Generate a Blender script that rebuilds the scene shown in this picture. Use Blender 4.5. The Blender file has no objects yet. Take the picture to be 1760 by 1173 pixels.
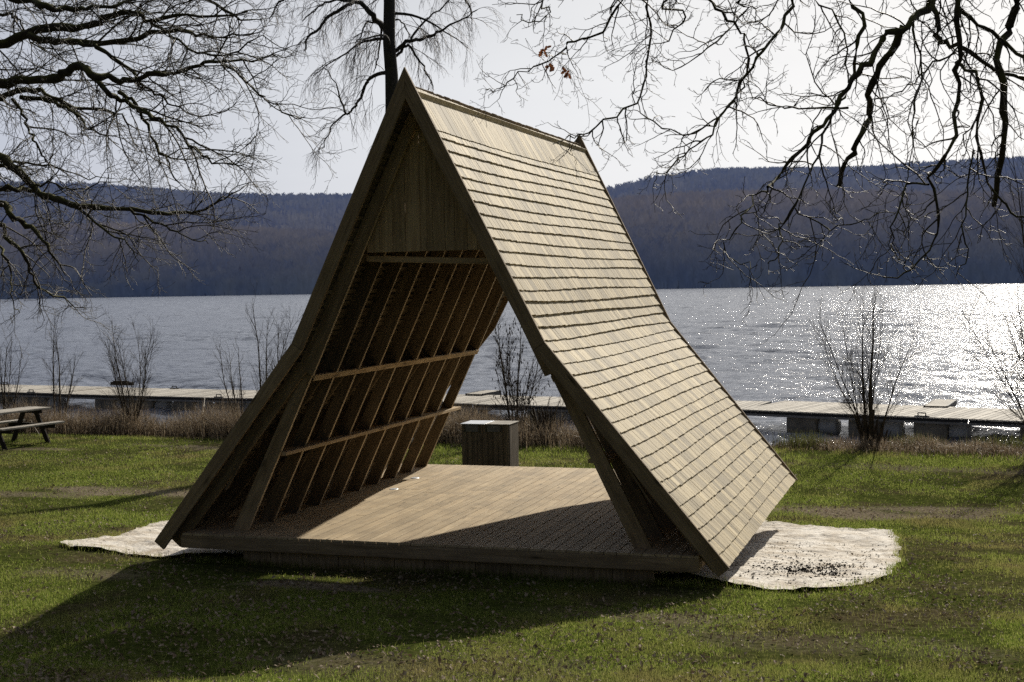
import bpy, math, random
import numpy as np
from mathutils import Vector, Matrix

random.seed(7)
RNG = np.random.default_rng(11)
SC = bpy.context.scene
COL = SC.collection

# ------------------------------------------------------------------ camera
F_PX = 2321.2
CAM = np.array([5.7586, -13.9691, 2.9371])
YAW, PITCH, ROLL = -0.3161, 0.0422, -0.0188
_cy, _sy, _cp, _sp = math.cos(YAW), math.sin(YAW), math.cos(PITCH), math.sin(PITCH)
FWD = np.array([_sy * _cp, _cy * _cp, -_sp])
_r = np.array([_cy, -_sy, 0.0])
_u = np.cross(_r, FWD)
RIGHT = math.cos(ROLL) * _r + math.sin(ROLL) * _u
UP = -math.sin(ROLL) * _r + math.cos(ROLL) * _u
cam_d = bpy.data.cameras.new("camera")
cam = bpy.data.objects.new("camera", cam_d)
COL.objects.link(cam)
cam_d.lens = F_PX / 1760 * 36
cam_d.sensor_width = 36
cam_d.clip_start = 0.1
cam_d.clip_end = 9000
cam.matrix_world = Matrix(((RIGHT[0], UP[0], -FWD[0], CAM[0]), (RIGHT[1], UP[1], -FWD[1], CAM[1]),
                           (RIGHT[2], UP[2], -FWD[2], CAM[2]), (0, 0, 0, 1)))
SC.camera = cam


def ray(px, py):
    return FWD + RIGHT * (px - 880) / F_PX + UP * (586.5 - py) / F_PX


def at_depth(px, py, d):
    return CAM + ray(px, py) * d


def on_z(px, py, z):
    d = ray(px, py)
    return CAM + d * (z - CAM[2]) / d[2]


WATER_Z = -1.62
_gy = [-40, -20, -14, -9, -5, -2.5, 0, 3, 6, 10, 14, 17.6, 18.6, 19.6, 20.8, 24]
_gz = [2.2, 1.7, 1.3, .62, .02, -.16, -.34, -.54, -.76, -.9, -.98, -1.02, -1.12, -1.5, -1.95, -2.4]


def gz(x, y):
    x = np.asarray(x, float)
    y = np.asarray(y, float)
    z = np.interp(y, _gy, _gz)
    w = np.clip((18 - y) / 3, 0, 1)
    z = z + w * (.025 * np.sin(x * .9 + y * .35) * np.sin(y * .6 - x * .2) + .015 * np.sin(x * 2.3 + 1) * np.sin(y * 1.9))
    z = z + np.clip((-x - 5) / 14, 0, 1) * np.clip((y - 4) / 8, 0, 1) * .22 * w
    return z


def on_ground(px, py):
    z = -.5
    for _ in range(30):
        p = on_z(px, py, z)
        z = .5 * z + .5 * float(gz(p[0], p[1]))
    p = on_z(px, py, z)
    if p[1] > 18.35:            # beyond the lip of the bank: keep to the bank itself
        d = ray(px, py)
        t = (18.35 - CAM[1]) / d[1]
        p = CAM + d * t
        p[2] = float(gz(p[0], 18.35))
    return p


# ------------------------------------------------------------------ naming helpers
def tag(o, label=None, cat=None, group=None, kind=None):
    if label: o['label'] = label
    if cat: o['category'] = cat
    if group: o['group'] = group
    if kind: o['kind'] = kind
    return o


def empty(name, loc, label, cat, group=None, rz=0.0):
    o = bpy.data.objects.new(name, None)
    COL.objects.link(o)
    o.location = loc
    o.rotation_euler = (0, 0, rz)
    o.empty_display_size = .2
    return tag(o, label, cat, group)


def link_mesh(name, me, mat=None, parent=None):
    o = bpy.data.objects.new(name, me)
    COL.objects.link(o)
    if mat: me.materials.append(mat)
    if parent is not None:
        o.parent = parent
        # geometry is authored in world space: undo the parent's placement
        m = Matrix.Translation(parent.location) @ parent.rotation_euler.to_matrix().to_4x4()
        o.matrix_parent_inverse = m.inverted()
    return o


def np_mesh(name, v, f, mat=None, parent=None, smooth=False, rnd=None, uv=None):
    """v (n,3), f (m,k) all same k"""
    me = bpy.data.meshes.new(name)
    v = np.asarray(v, np.float32)
    f = np.asarray(f, np.int32)
    k = f.shape[1]
    me.vertices.add(len(v))
    me.vertices.foreach_set('co', v.ravel())
    me.loops.add(f.size)
    me.loops.foreach_set('vertex_index', f.ravel())
    me.polygons.add(len(f))
    me.polygons.foreach_set('loop_start', np.arange(0, f.size, k, dtype=np.int32))
    me.polygons.foreach_set('loop_total', np.full(len(f), k, np.int32))
    me.polygons.foreach_set('use_smooth', np.full(len(f), bool(smooth)))
    if uv is not None:
        l = me.uv_layers.new(name='UVMap')
        l.data.foreach_set('uv', np.asarray(uv, np.float32).ravel())
    if rnd is not None:
        a = me.attributes.new('rnd', 'FLOAT', 'FACE')
        a.data.foreach_set('value', np.asarray(rnd, np.float32))
    me.update(calc_edges=True)
    me.validate()
    return link_mesh(name, me, mat, parent)


class Boards:
    """collects boards with grain-aligned UVs and one random value each"""

    def __init__(self):
        self.v, self.f, self.uv, self.r = [], [], [], []

    def hexa(self, c, L=None, W=None):
        # c: 8 corners; 0-3 start ring, 4-7 end ring
        b = len(self.v)
        c = [np.asarray(p, float) for p in c]
        self.v += c
        r = random.random()
        u0, v0 = random.random() * 40, random.random() * 40
        fs = [(3, 2, 1, 0), (4, 5, 6, 7), (0, 1, 5, 4), (1, 2, 6, 5), (2, 3, 7, 6), (3, 0, 4, 7)]
        # orientation check
        cen = sum(c) / 8
        n = np.cross(c[1] - c[0], c[4] - c[0])
        m = (c[0] + c[1] + c[5] + c[4]) / 4 - cen
        flip = np.dot(n, m) < 0
        for i, q in enumerate(fs):
            if i < 2:
                w = np.linalg.norm(c[1] - c[0]); h = np.linalg.norm(c[3] - c[0])
                uv = [(u0, v0), (u0 + .02, v0 + w), (u0 + h * .3, v0 + w), (u0 + h * .3, v0)]
            else:
                a, bb, cc, d = q
                Ln = np.linalg.norm(c[d] - c[a]); w = np.linalg.norm(c[bb] - c[a])
                uv = [(u0, v0 + i), (u0, v0 + i + w), (u0 + Ln, v0 + i + w), (u0 + Ln, v0 + i)]
            if flip:
                q = q[::-1]; uv = uv[::-1]
            self.f.append(tuple(b + k for k in q))
            self.uv += uv
            self.r.append(r)

    def board(self, p0, p1, side, w, t, off0=0., cut0=None, cut1=None):
        """board from p0 to p1; side = direction of its width w, thickness t along the third axis.
        p0/p1 lie on the centre of the board."""
        p0, p1 = np.array(p0, float), np.array(p1, float)
        d = p1 - p0; d /= np.linalg.norm(d)
        s = np.array(side, float); s -= d * np.dot(s, d); s /= np.linalg.norm(s)
        n = np.cross(d, s)
        a, b = s * w / 2, n * t / 2
        self.hexa([p0 - a - b, p0 + a - b, p0 + a + b, p0 - a + b, p1 - a - b, p1 + a - b, p1 + a + b, p1 - a + b])

    def poly(self, pts, y0, y1):
        """prism: quad profile pts (x,z)x4 with y range; grain from pts[0] to pts[3]/pts[1]..pts[2]"""
        f0 = y0 if callable(y0) else (lambda p: y0)
        f1 = y1 if callable(y1) else (lambda p: y1)
        P0 = [(p[0], f0(p), p[1]) for p in pts]
        P1 = [(p[0], f1(p), p[1]) for p in pts]
        # ring order: start ring = near edge of first pair
        self.hexa([P0[0], P0[1], P1[1], P1[0], P0[3], P0[2], P1[2], P1[3]])

    def build(self, name, mat, parent=None, bevel=0.0):
        o = np_mesh(name, self.v, self.f, mat, parent, rnd=self.r, uv=self.uv)
        if bevel:
            m = o.modifiers.new('bevel', 'BEVEL'); m.width = bevel; m.segments = 1; m.limit_method = 'ANGLE'
        return o


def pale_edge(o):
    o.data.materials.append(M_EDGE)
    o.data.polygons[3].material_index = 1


class Tubes:
    def __init__(self):
        self.v, self.f, self.n = [], [], 0

    def add(self, pts, rad, sides=4):
        pts = np.asarray(pts, float)
        n = len(pts)
        rad = np.asarray(rad, float)
        t = np.gradient(pts, axis=0)
        t /= np.linalg.norm(t, axis=1)[:, None] + 1e-9
        ref = np.array([.31, .2, .93]) if abs(t[0, 2]) < .9 else np.array([1., .1, 0])
        a = np.cross(t, ref); a /= np.linalg.norm(a, axis=1)[:, None] + 1e-9
        b = np.cross(t, a)
        th = np.linspace(0, 2 * np.pi, sides, endpoint=False)
        ring = a[:, None, :] * np.cos(th)[None, :, None] + b[:, None, :] * np.sin(th)[None, :, None]
        v = pts[:, None, :] + ring * rad[:, None, None]
        self.v.append(v.reshape(-1, 3))
        i = np.arange(n - 1)[:, None] * sides + np.arange(sides)[None, :]
        j = np.arange(n - 1)[:, None] * sides + (np.arange(sides)[None, :] + 1) % sides
        q = np.stack([i, i + sides, j + sides, j], -1).reshape(-1, 4) + self.n
        self.f.append(q)
        self.n += n * sides

    def build(self, name, mat, parent=None):
        return np_mesh(name, np.concatenate(self.v), np.concatenate(self.f), mat, parent, smooth=True)


# ------------------------------------------------------------------ materials
def new_mat(name):
    m = bpy.data.materials.new(name)
    m.use_nodes = True
    nt = m.node_tree
    bs = nt.nodes['Principled BSDF']
    bs.inputs['Specular IOR Level'].default_value = .3
    return m, nt, bs


def N(nt, t, **k):
    n = nt.nodes.new(t)
    for a, b in k.items():
        if a in n.inputs.keys() if isinstance(a, str) else False:
            n.inputs[a].default_value = b
        else:
            setattr(n, a, b)
    return n


def ramp(nt, src, stops):
    r = nt.nodes.new('ShaderNodeValToRGB')
    e = r.color_ramp.elements
    while len(e) < len(stops): e.new(.5)
    for el, (p, c) in zip(e, stops):
        el.position = p
        el.color = (c, c, c, 1) if isinstance(c, (int, float)) else (*c, 1)
    nt.links.new(src, r.inputs[0])
    return r.outputs[0]


def mix(nt, fac, a, b, blend='MIX'):
    m = nt.nodes.new('ShaderNodeMix')
    m.data_type = 'RGBA'; m.blend_type = blend
    for i, s in ((0, fac), (6, a), (7, b)):
        if isinstance(s, (int, float)): m.inputs[i].default_value = s
        elif isinstance(s, tuple): m.inputs[i].default_value = (*s, 1)
        else: nt.links.new(s, m.inputs[i])
    return m.outputs[2]


def noise(nt, vec, scale, detail=4, rough=.55, dist=0.):
    n = nt.nodes.new('ShaderNodeTexNoise')
    n.inputs['Scale'].default_value = scale
    n.inputs['Detail'].default_value = detail
    n.inputs['Roughness'].default_value = rough
    n.inputs['Distortion'].default_value = dist
    if vec is not None: nt.links.new(vec, n.inputs['Vector'])
    return n.outputs[0]


def mapping(nt, src, scale=(1, 1, 1), loc=(0, 0, 0)):
    m = nt.nodes.new('ShaderNodeMapping')
    m.inputs['Scale'].default_value = scale
    m.inputs['Location'].default_value = loc
    nt.links.new(src, m.inputs[0])
    return m.outputs[0]


def bump(nt, bs, h, strength, dist):
    b = nt.nodes.new('ShaderNodeBump')
    b.inputs['Strength'].default_value = strength
    b.inputs['Distance'].default_value = dist
    nt.links.new(h, b.inputs['Height'])
    nt.links.new(b.outputs[0], bs.inputs['Normal'])
    return b


def coords(nt, kind='Object'):
    t = nt.nodes.new('ShaderNodeTexCoord')
    return t.outputs[kind]


def geo_pos(nt):
    return nt.nodes.new('ShaderNodeNewGeometry').outputs['Position']


def wood(name, dark, mid, light, var=.35, grime=.3, rough=.8, knots=True, grimecol=(.04, .035, .03), con=1.0, bmp=1.0):
    m, nt, bs = new_mat(name)
    uv = coords(nt, 'UV')
    g1 = noise(nt, mapping(nt, uv, (1.3, 22, 1)), 1.0, 5, .6, .6)
    g2 = noise(nt, mapping(nt, uv, (3.5, 130, 1)), 1.0, 3, .6)
    c = ramp(nt, g1, [(.3, dark), (.5, mid), (.72, light)])
    f = ramp(nt, g2, [(.3, 1 - .38 * con), (.65, 1 + .12 * con)])
    c = mix(nt, .8, c, f, 'MULTIPLY')
    at = nt.nodes.new('ShaderNodeAttribute'); at.attribute_name = 'rnd'
    tint = ramp(nt, at.outputs['Fac'], [(0, 1 - var), (.5, 1.0), (1, 1 + var * .6)])
    c = mix(nt, 1.0, c, tint, 'MULTIPLY')
    if knots:
        vo = nt.nodes.new('ShaderNodeTexVoronoi'); vo.inputs['Scale'].default_value = 1
        nt.links.new(mapping(nt, uv, (1.6, 7, 1)), vo.inputs['Vector'])
        k = ramp(nt, vo.outputs['Distance'], [(.05, 0.25), (.16, 1.0)])
        c = mix(nt, .85, c, k, 'MULTIPLY')
    gp = noise(nt, geo_pos(nt), 2.3, 6, .65)
    gm = ramp(nt, gp, [(.42, 0.0), (.7, 1.0)])
    mg = nt.nodes.new('ShaderNodeMath'); mg.operation = 'MULTIPLY'; mg.inputs[1].default_value = grime
    nt.links.new(gm, mg.inputs[0])
    c = mix(nt, mg.outputs[0], c, grimecol)
    nt.links.new(c, bs.inputs['Base Color'])
    bs.inputs['Roughness'].default_value = rough
    if bmp: bump(nt, bs, g2, .5 * con * bmp, .003)
    bs.inputs['Specular IOR Level'].default_value = .16
    return m


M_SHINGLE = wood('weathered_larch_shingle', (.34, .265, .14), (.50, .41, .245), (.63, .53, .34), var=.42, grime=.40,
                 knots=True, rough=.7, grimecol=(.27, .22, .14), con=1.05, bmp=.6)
M_UNDER = wood('shaded_shingle', (.13, .105, .07), (.19, .155, .105), (.25, .205, .145), var=.3, grime=.4, knots=False, rough=.8)  # darker copy of the shingle wood, shade of left slope and battens painted in
M_CLAD = wood('oak_cladding', (.34, .245, .145), (.49, .37, .225), (.60, .47, .30), var=.3, grime=.2, con=.8)
M_EDGE = wood('bounce_lit_edge', (.50, .40, .26), (.62, .50, .34), (.70, .58, .42), var=.2, grime=.25, con=.6)  # bounce light from the deck, put into the colour of inward rafter edges
M_BIN = wood('brown_bin_plank', (.11, .088, .062), (.17, .135, .10), (.24, .20, .145), var=.3, grime=.2)
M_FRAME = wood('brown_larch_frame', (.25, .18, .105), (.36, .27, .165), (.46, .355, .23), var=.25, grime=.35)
M_INNER = wood('inner_larch', (.145, .11, .07), (.215, .165, .108), (.29, .23, .155), var=.28, grime=.2)  # darkened larch: shade on the inner rafter faces is put into the colour
M_DECK = wood('worn_deck_board', (.45, .34, .205), (.58, .455, .285), (.66, .54, .36), var=.2, grime=.6,
              grimecol=(.25, .20, .135), rough=.7, con=.8)
M_GREY = wood('grey_weathered_wood', (.15, .13, .11), (.25, .22, .185), (.34, .31, .27), var=.35, grime=.3)
M_TABLE = wood('pale_weathered_plank', (.30, .27, .22), (.45, .41, .34), (.56, .52, .45), var=.3, grime=.3, con=.6)
M_DARKWOOD = wood('dark_stained_wood', (.025, .02, .016), (.05, .04, .03), (.07, .06, .05), var=.3, grime=.2)
M_JETTY = wood('pale_jetty_plank', (.42, .38, .31), (.56, .52, .44), (.66, .62, .54), var=.35, grime=.4,
               grimecol=(.28, .24, .19), knots=False, con=.6)


def simple(name, col, rough=.6, metal=0., nscale=None, amt=.3, bumps=0.):
    m, nt, bs = new_mat(name)
    bs.inputs['Roughness'].default_value = rough
    bs.inputs['Metallic'].default_value = metal
    if nscale:
        nn = noise(nt, geo_pos(nt), nscale, 6, .65)
        c = ramp(nt, nn, [(.3, tuple(x * (1 - amt) for x in col)), (.7, tuple(min(1, x * (1 + amt)) for x in col))])
        nt.links.new(c, bs.inputs['Base Color'])
        if bumps: bump(nt, bs, nn, .6, bumps)
    else:
        bs.inputs['Base Color'].default_value = (*col, 1)
    return m


M_STEEL = simple('galvanised_lid', (.62, .64, .66), .45, 0.2, 6, .15)
M_HANDLE = simple('dark_metal', (.05, .05, .05), .4, .8)
M_PLATE = simple('grey_metal_plate', (.12, .12, .125), .5, .3, 9, .2)
M_RUBBER = simple('dark_edge_beam', (.035, .033, .03), .7, 0, 5, .4)
M_RAILGREY = simple('grey_frame_beam', (.26, .245, .22), .7, 0, 4, .25)
M_FLOAT = simple('stained_concrete_float', (.30, .27, .22), .85, 0, 3, .35, .01)
M_FLOATL = simple('pale_plastic_float', (.55, .56, .56), .6, 0, 3, .2)
M_ROPE = simple('pale_rope', (.5, .48, .42), .9)


def bark(name, col, moss=0.0, rough=.9, mosscol=(.10, .10, .02)):
    m, nt, bs = new_mat(name)
    p = geo_pos(nt)
    n1 = noise(nt, p, 28, 5, .65)
    c = ramp(nt, n1, [(.35, tuple(x * .55 for x in col)), (.7, tuple(x * 1.5 for x in col))])
    if moss:
        g = nt.nodes.new('ShaderNodeNewGeometry')
        s = nt.nodes.new('ShaderNodeSeparateXYZ'); nt.links.new(g.outputs['Normal'], s.inputs[0])
        n2 = noise(nt, p, 5, 4, .6)
        ad = nt.nodes.new('ShaderNodeMath'); ad.operation = 'MULTIPLY_ADD'
        nt.links.new(s.outputs[2], ad.inputs[0]); ad.inputs[1].default_value = .35; nt.links.new(n2, ad.inputs[2])
        mm = ramp(nt, ad.outputs[0], [(.50, 0.), (.72, moss)])
        c = mix(nt, mm, c, mosscol)
    nt.links.new(c, bs.inputs['Base Color'])
    bs.inputs['Roughness'].default_value = rough
    bump(nt, bs, n1, .7, .01)
    return m


M_OAK = bark('dark_oak_bark', (.045, .036, .028), .8)
M_TWIG = bark('oak_twig', (.05, .038, .03), .25, .6)
M_BIRCH = bark('dark_birch_bark', (.04, .037, .035), .2)
M_BTWIG = bark('birch_twig', (.07, .05, .04), 0, .6)
M_SHRUB = bark('shrub_bark', (.075, .058, .042), .2, .9)


def leafy(name, stops, scale, transl=.45, rough=.5, patch=None, spec=.3):
    m, nt, bs = new_mat(name)
    p = geo_pos(nt)
    n1 = noise(nt, p, scale, 3, .7)
    c = ramp(nt, n1, stops)
    if patch:
        n2 = noise(nt, p, patch[0], 4, .6)
        f = ramp(nt, n2, [(patch[1], 0.), (patch[2], 1.)])
        c = mix(nt, f, c, patch[3])
    nt.links.new(c, bs.inputs['Base Color'])
    bs.inputs['Roughness'].default_value = rough
    bs.inputs['Specular IOR Level'].default_value = spec
    tr = nt.nodes.new('ShaderNodeBsdfTranslucent')
    nt.links.new(c, tr.inputs[0])
    ms = nt.nodes.new('ShaderNodeMixShader'); ms.inputs[0].default_value = transl
    out = nt.nodes['Material Output']
    nt.links.new(bs.outputs[0], ms.inputs[1]); nt.links.new(tr.outputs[0], ms.inputs[2])
    nt.links.new(ms.outputs[0], out.inputs[0])
    return m


M_GRASS = leafy('lawn_grass', [(.34, (.055, .09, .014)), (.47, (.18, .245, .035)), (.56, (.34, .385, .085)), (.66, (.50, .46, .21))], 30,
                .5, .55, (.6, .50, .68, (.30, .26, .10)), spec=.12)
M_REED = leafy('dry_reed', [(.34, (.09, .065, .04)), (.5, (.26, .195, .125)), (.64, (.52, .43, .31))], 16, .3, .6)
M_SEDGE = leafy('green_sedge', [(.3, (.06, .07, .02)), (.7, (.16, .16, .05))], 6, .4, .5)
M_LEAF = leafy('dead_leaf', [(.3, (.10, .06, .035)), (.5, (.24, .18, .115)), (.7, (.46, .39, .29))], 14, .12, .7, spec=.08)
M_OAKLEAF = leafy('brown_oak_leaf', [(.3, (.10, .035, .015)), (.7, (.25, .10, .04))], 20, .5, .6)
M_CATKIN = bark('alder_catkin', (.05, .035, .03), 0, .8)

# ground
m, nt, bs = new_mat('lawn_soil')
p = geo_pos(nt)
a = noise(nt, p, 11, 6, .7)
b = noise(nt, p, .55, 4, .6)
c1 = ramp(nt, a, [(.3, (.022, .028, .008)), (.5, (.05, .062, .014)), (.7, (.10, .10, .035))])
c2 = ramp(nt, a, [(.3, (.03, .022, .012)), (.5, (.065, .055, .028)), (.72, (.13, .11, .065))])
f = ramp(nt, b, [(.48, 0.), (.64, 1.)])
cs = mix(nt, f, c1, c2)
ba = nt.nodes.new('ShaderNodeAttribute'); ba.attribute_name = 'bare'
c3 = ramp(nt, noise(nt, p, 26, 6, .75), [(.32, (.04, .032, .02)), (.5, (.16, .13, .085)), (.68, (.36, .31, .24))])
nt.links.new(mix(nt, ba.outputs['Fac'], cs, c3), bs.inputs['Base Color'])
bs.inputs['Roughness'].default_value = 1
bs.inputs['Specular IOR Level'].default_value = 0
bump(nt, bs, a, .8, .03)
M_SOIL = m

# cloth
m, nt, bs = new_mat('dirty_geotextile')
p = geo_pos(nt)
a = noise(nt, p, 3.2, 6, .62)
b = noise(nt, mapping(nt, p, (1, 1, 1), (5, 2, 0)), 24, 5, .7)
c1 = ramp(nt, a, [(.35, (.50, .43, .33)), (.6, (.76, .71, .62))])
f = ramp(nt, b, [(.55, 0.), (.68, .8)])
nt.links.new(mix(nt, f, c1, (.10, .08, .06)), bs.inputs['Base Color'])
bs.inputs['Roughness'].default_value = .9
bump(nt, bs, noise(nt, p, 7, 5, .6), .9, .05)
M_CLOTH = m

# water
m, nt, bs = new_mat('lake_water')
p = geo_pos(nt)
w1 = noise(nt, mapping(nt, p, (.55, 1.3, 1)), 1.0, 6, .62, .3)
w2 = noise(nt, mapping(nt, p, (.09, .22, 1), (3, 7, 0)), 1.0, 4, .6)
w3 = noise(nt, mapping(nt, p, (2.6, 5.5, 1)), 1.0, 3, .6)
ad = nt.nodes.new('ShaderNodeMath'); ad.operation = 'MULTIPLY_ADD'
nt.links.new(w2, ad.inputs[0]); ad.inputs[1].default_value = 1.6; nt.links.new(w1, ad.inputs[2])
ad2 = nt.nodes.new('ShaderNodeMath'); ad2.operation = 'MULTIPLY_ADD'
nt.links.new(w3, ad2.inputs[0]); ad2.inputs[1].default_value = .28; nt.links.new(ad.outputs[0], ad2.inputs[2])
bs.inputs['Base Color'].default_value = (.12, .14, .185, 1)
bs.inputs['Roughness'].default_value = .19
bs.inputs['IOR'].default_value = 1.33
bs.inputs['Specular IOR Level'].default_value = .5
WB = bump(nt, bs, ad2.outputs[0], 1.0, .22)
M_WATER = m

# far forest: bare winter wood, haze and shaded foot painted in as glow by height
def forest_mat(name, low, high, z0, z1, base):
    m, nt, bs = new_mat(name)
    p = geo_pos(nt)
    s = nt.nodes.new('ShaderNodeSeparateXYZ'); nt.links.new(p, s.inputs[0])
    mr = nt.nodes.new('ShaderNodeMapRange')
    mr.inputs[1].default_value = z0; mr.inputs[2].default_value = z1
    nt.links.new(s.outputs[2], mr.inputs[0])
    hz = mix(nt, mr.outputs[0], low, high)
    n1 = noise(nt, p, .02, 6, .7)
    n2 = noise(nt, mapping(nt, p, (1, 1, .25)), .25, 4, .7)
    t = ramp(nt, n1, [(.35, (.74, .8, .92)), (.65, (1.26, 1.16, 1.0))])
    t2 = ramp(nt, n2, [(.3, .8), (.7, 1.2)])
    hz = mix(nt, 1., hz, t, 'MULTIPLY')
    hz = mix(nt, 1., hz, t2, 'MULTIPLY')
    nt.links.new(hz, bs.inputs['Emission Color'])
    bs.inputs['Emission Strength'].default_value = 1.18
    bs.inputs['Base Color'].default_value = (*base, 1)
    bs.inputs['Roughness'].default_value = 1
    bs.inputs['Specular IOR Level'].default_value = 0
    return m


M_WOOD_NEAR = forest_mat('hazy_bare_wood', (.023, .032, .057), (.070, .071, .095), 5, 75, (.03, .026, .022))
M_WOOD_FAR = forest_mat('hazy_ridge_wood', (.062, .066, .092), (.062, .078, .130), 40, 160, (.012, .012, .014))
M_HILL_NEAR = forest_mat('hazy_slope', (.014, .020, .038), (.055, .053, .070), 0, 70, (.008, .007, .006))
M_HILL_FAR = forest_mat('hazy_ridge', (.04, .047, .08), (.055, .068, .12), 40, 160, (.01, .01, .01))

# ------------------------------------------------------------------ world and sun
S_SUN = np.array([.25, 1.87, 1.0]); S_SUN /= np.linalg.norm(S_SUN)
EL = math.asin(S_SUN[2]); AZ = math.atan2(S_SUN[0], S_SUN[1])
W = bpy.data.worlds.new("World"); SC.world = W; W.use_nodes = True
nt = W.node_tree
bg = nt.nodes['Background']
sky = nt.nodes.new('ShaderNodeTexSky'); sky.sky_type = 'NISHITA'; sky.sun_disc = False
sky.sun_elevation = EL; sky.sun_rotation = AZ
sky.air_density = 1.0; sky.dust_density = 2.2; sky.ozone_density = 1.4
tc = nt.nodes.new('ShaderNodeTexCoord').outputs['Generated']
# bright hazy air around the sun, deeper blue away from it, whiter low down, thin veils of cloud
dt = nt.nodes.new('ShaderNodeVectorMath'); dt.operation = 'DOT_PRODUCT'
nt.links.new(tc, dt.inputs[0]); dt.inputs[1].default_value = tuple(S_SUN)
K = 1 / .085
def kc(*c): return tuple(x * K / 16 for x in c)
glow = ramp(nt, dt.outputs['Value'], [(0.0, kc(.085, .095, .125)), (.40, kc(.17, .20, .28)), (.58, kc(.46, .495, .61)), (.74, kc(.62, .645, .71)), (.87, kc(.80, .815, .85)), (.97, kc(1.0, 1.0, 1.0))])
sp = nt.nodes.new('ShaderNodeSeparateXYZ'); nt.links.new(tc, sp.inputs[0])
low = ramp(nt, sp.outputs[2], [(0.0, 1.12), (.10, 1.02), (.22, .88), (.6, .72)])
glow = mix(nt, 1.0, glow, low, 'MULTIPLY')
sc16 = nt.nodes.new('ShaderNodeVectorMath'); sc16.operation = 'SCALE'; sc16.inputs['Scale'].default_value = 16
nt.links.new(glow, sc16.inputs[0])
cl = noise(nt, mapping(nt, tc, (1.2, 1.2, 4.5)), 1.6, 6, .6, .4)
clf = ramp(nt, cl, [(.42, 0.0), (.72, .22)])
veil = mix(nt, .93, sky.outputs[0], sc16.outputs[0])
bright = mix(nt, 1.0, veil, (1.25, 1.24, 1.2), 'MULTIPLY')
veil = mix(nt, clf, veil, bright)
nt.links.new(veil, bg.inputs[0])
bg.inputs[1].default_value = .085

sun_d = bpy.data.lights.new('sun', 'SUN')
sun_d.energy = 5.0; sun_d.angle = math.radians(.55); sun_d.color = (1.0, .93, .82)
sun = bpy.data.objects.new('sun', sun_d); COL.objects.link(sun)
sun.rotation_euler = Vector(-S_SUN).to_track_quat('-Z', 'Y').to_euler()
SC.view_settings.view_transform = 'Standard'
SC.view_settings.look = 'None'
SC.view_settings.exposure = 0
SC.render.engine = 'CYCLES'
SC.cycles.max_bounces = 6
SC.cycles.transparent_max_bounces = 4
SC.cycles.use_denoising = False
SC.cycles.sample_clamp_indirect = 1.5

# ------------------------------------------------------------------ ground, water, hills
def grid(x0, x1, nx, y0, y1, ny, fz):
    xs = x0 if nx is None else np.linspace(x0, x1, nx)
    X, Y = np.meshgrid(np.linspace(x0, x1, nx), np.linspace(y0, y1, ny))
    Z = fz(X, Y)
    v = np.stack([X, Y, Z], -1).reshape(-1, 3)
    i = (np.arange(ny - 1)[:, None] * nx + np.arange(nx - 1)[None, :]).ravel()
    return v, np.stack([i, i + 1, i + nx + 1, i + nx], -1)


BARE = [(*on_ground(px, py)[:2], rx, ry, a) for px, py, rx, ry, a in (
    (1450, 883, 2.2, .55, 1.), (1640, 880, 1.6, .5, .9), (1300, 868, 1.3, .35, .8), (1110, 1062, 1.1, .28, .6), (1250, 1090, .9, .3, .35),
    (210, 846, 1.7, .5, 1.), (60, 850, 1.2, .4, .7), (330, 770, 1.5, .35, .7), (130, 985, .7, .35, .6), (560, 1009, 1.0, .22, 1.4),
    (1560, 805, 2.2, .5, .6), (700, 1150, 1.2, .4, .3), (1450, 1110, 1.3, .35, .3), (950, 1140, 1.0, .3, .3), (60, 772, 1.2, .3, .8), (980, 745, 1.5, .4, .7))]


def bare_at(x, y):
    r = np.zeros_like(np.asarray(x, float))
    wob = .35 * np.sin(x * 3.1 + y * 1.7) + .25 * np.sin(y * 6.3 - x * 2.2)
    for bx_, by_, rx, ry, a in BARE:
        q = ((x - bx_) / rx) ** 2 + ((y - by_) / ry) ** 2
        r = np.maximum(r, a * np.clip(1.5 - q + wob, 0, 1))
    return r


v, f = grid(-60, 45, 520, -40, 24, 330, gz)
_l = np_mesh('lawn', v, f, M_SOIL, smooth=True)
_a = _l.data.attributes.new('bare', 'FLOAT', 'POINT'); _a.data.foreach_set('value', bare_at(v[:, 0], v[:, 1]).astype(np.float32))
tag(_l, kind='structure')
# wide ground carrying on behind and beside the lawn and below the lake
v = [(-3000, -3000, -6), (3000, -3000, -6), (3000, 3500, -6), (-3000, 3500, -6)]
tag(np_mesh('ground', v, [(0, 1, 2, 3)], M_SOIL), kind='structure')
# the lake: a real wave surface, finer near the bank
wr = np.random.default_rng(8)
rows = 33.0 * (1300 / 31.0) ** np.linspace(0, 1, 760)
rows[0] = 30
cols = np.linspace(-.62, .75, 620)
Dm, Tm = np.meshgrid(rows, cols, indexing='ij')
wx = CAM[0] + _sy * Dm + _cy * Tm * Dm
wy = CAM[1] + _cy * Dm - _sy * Tm * Dm
wz = np.zeros_like(wx)
spc = Dm * math.log(1300 / 31.0) / 760
for k in range(46):
    lam = .45 * (9.0 / .45) ** (k / 45)
    ang = wr.normal(math.radians(62), .5)
    kx_, ky_ = math.cos(ang) * 2 * math.pi / lam, math.sin(ang) * 2 * math.pi / lam
    amp = .0066 * lam ** .72 * wr.uniform(.6, 1.3)
    fade = np.clip(lam / (2.2 * spc), 0, 1) ** 1.5
    wz += amp * fade * np.sin(kx_ * wx + ky_ * wy + wr.uniform(0, 6.28))
gust = .65 + .7 * (np.sin(wx * .11 + wy * .05) * np.sin(wy * .083 - wx * .021 + 1) * .5 + .5)
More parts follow.
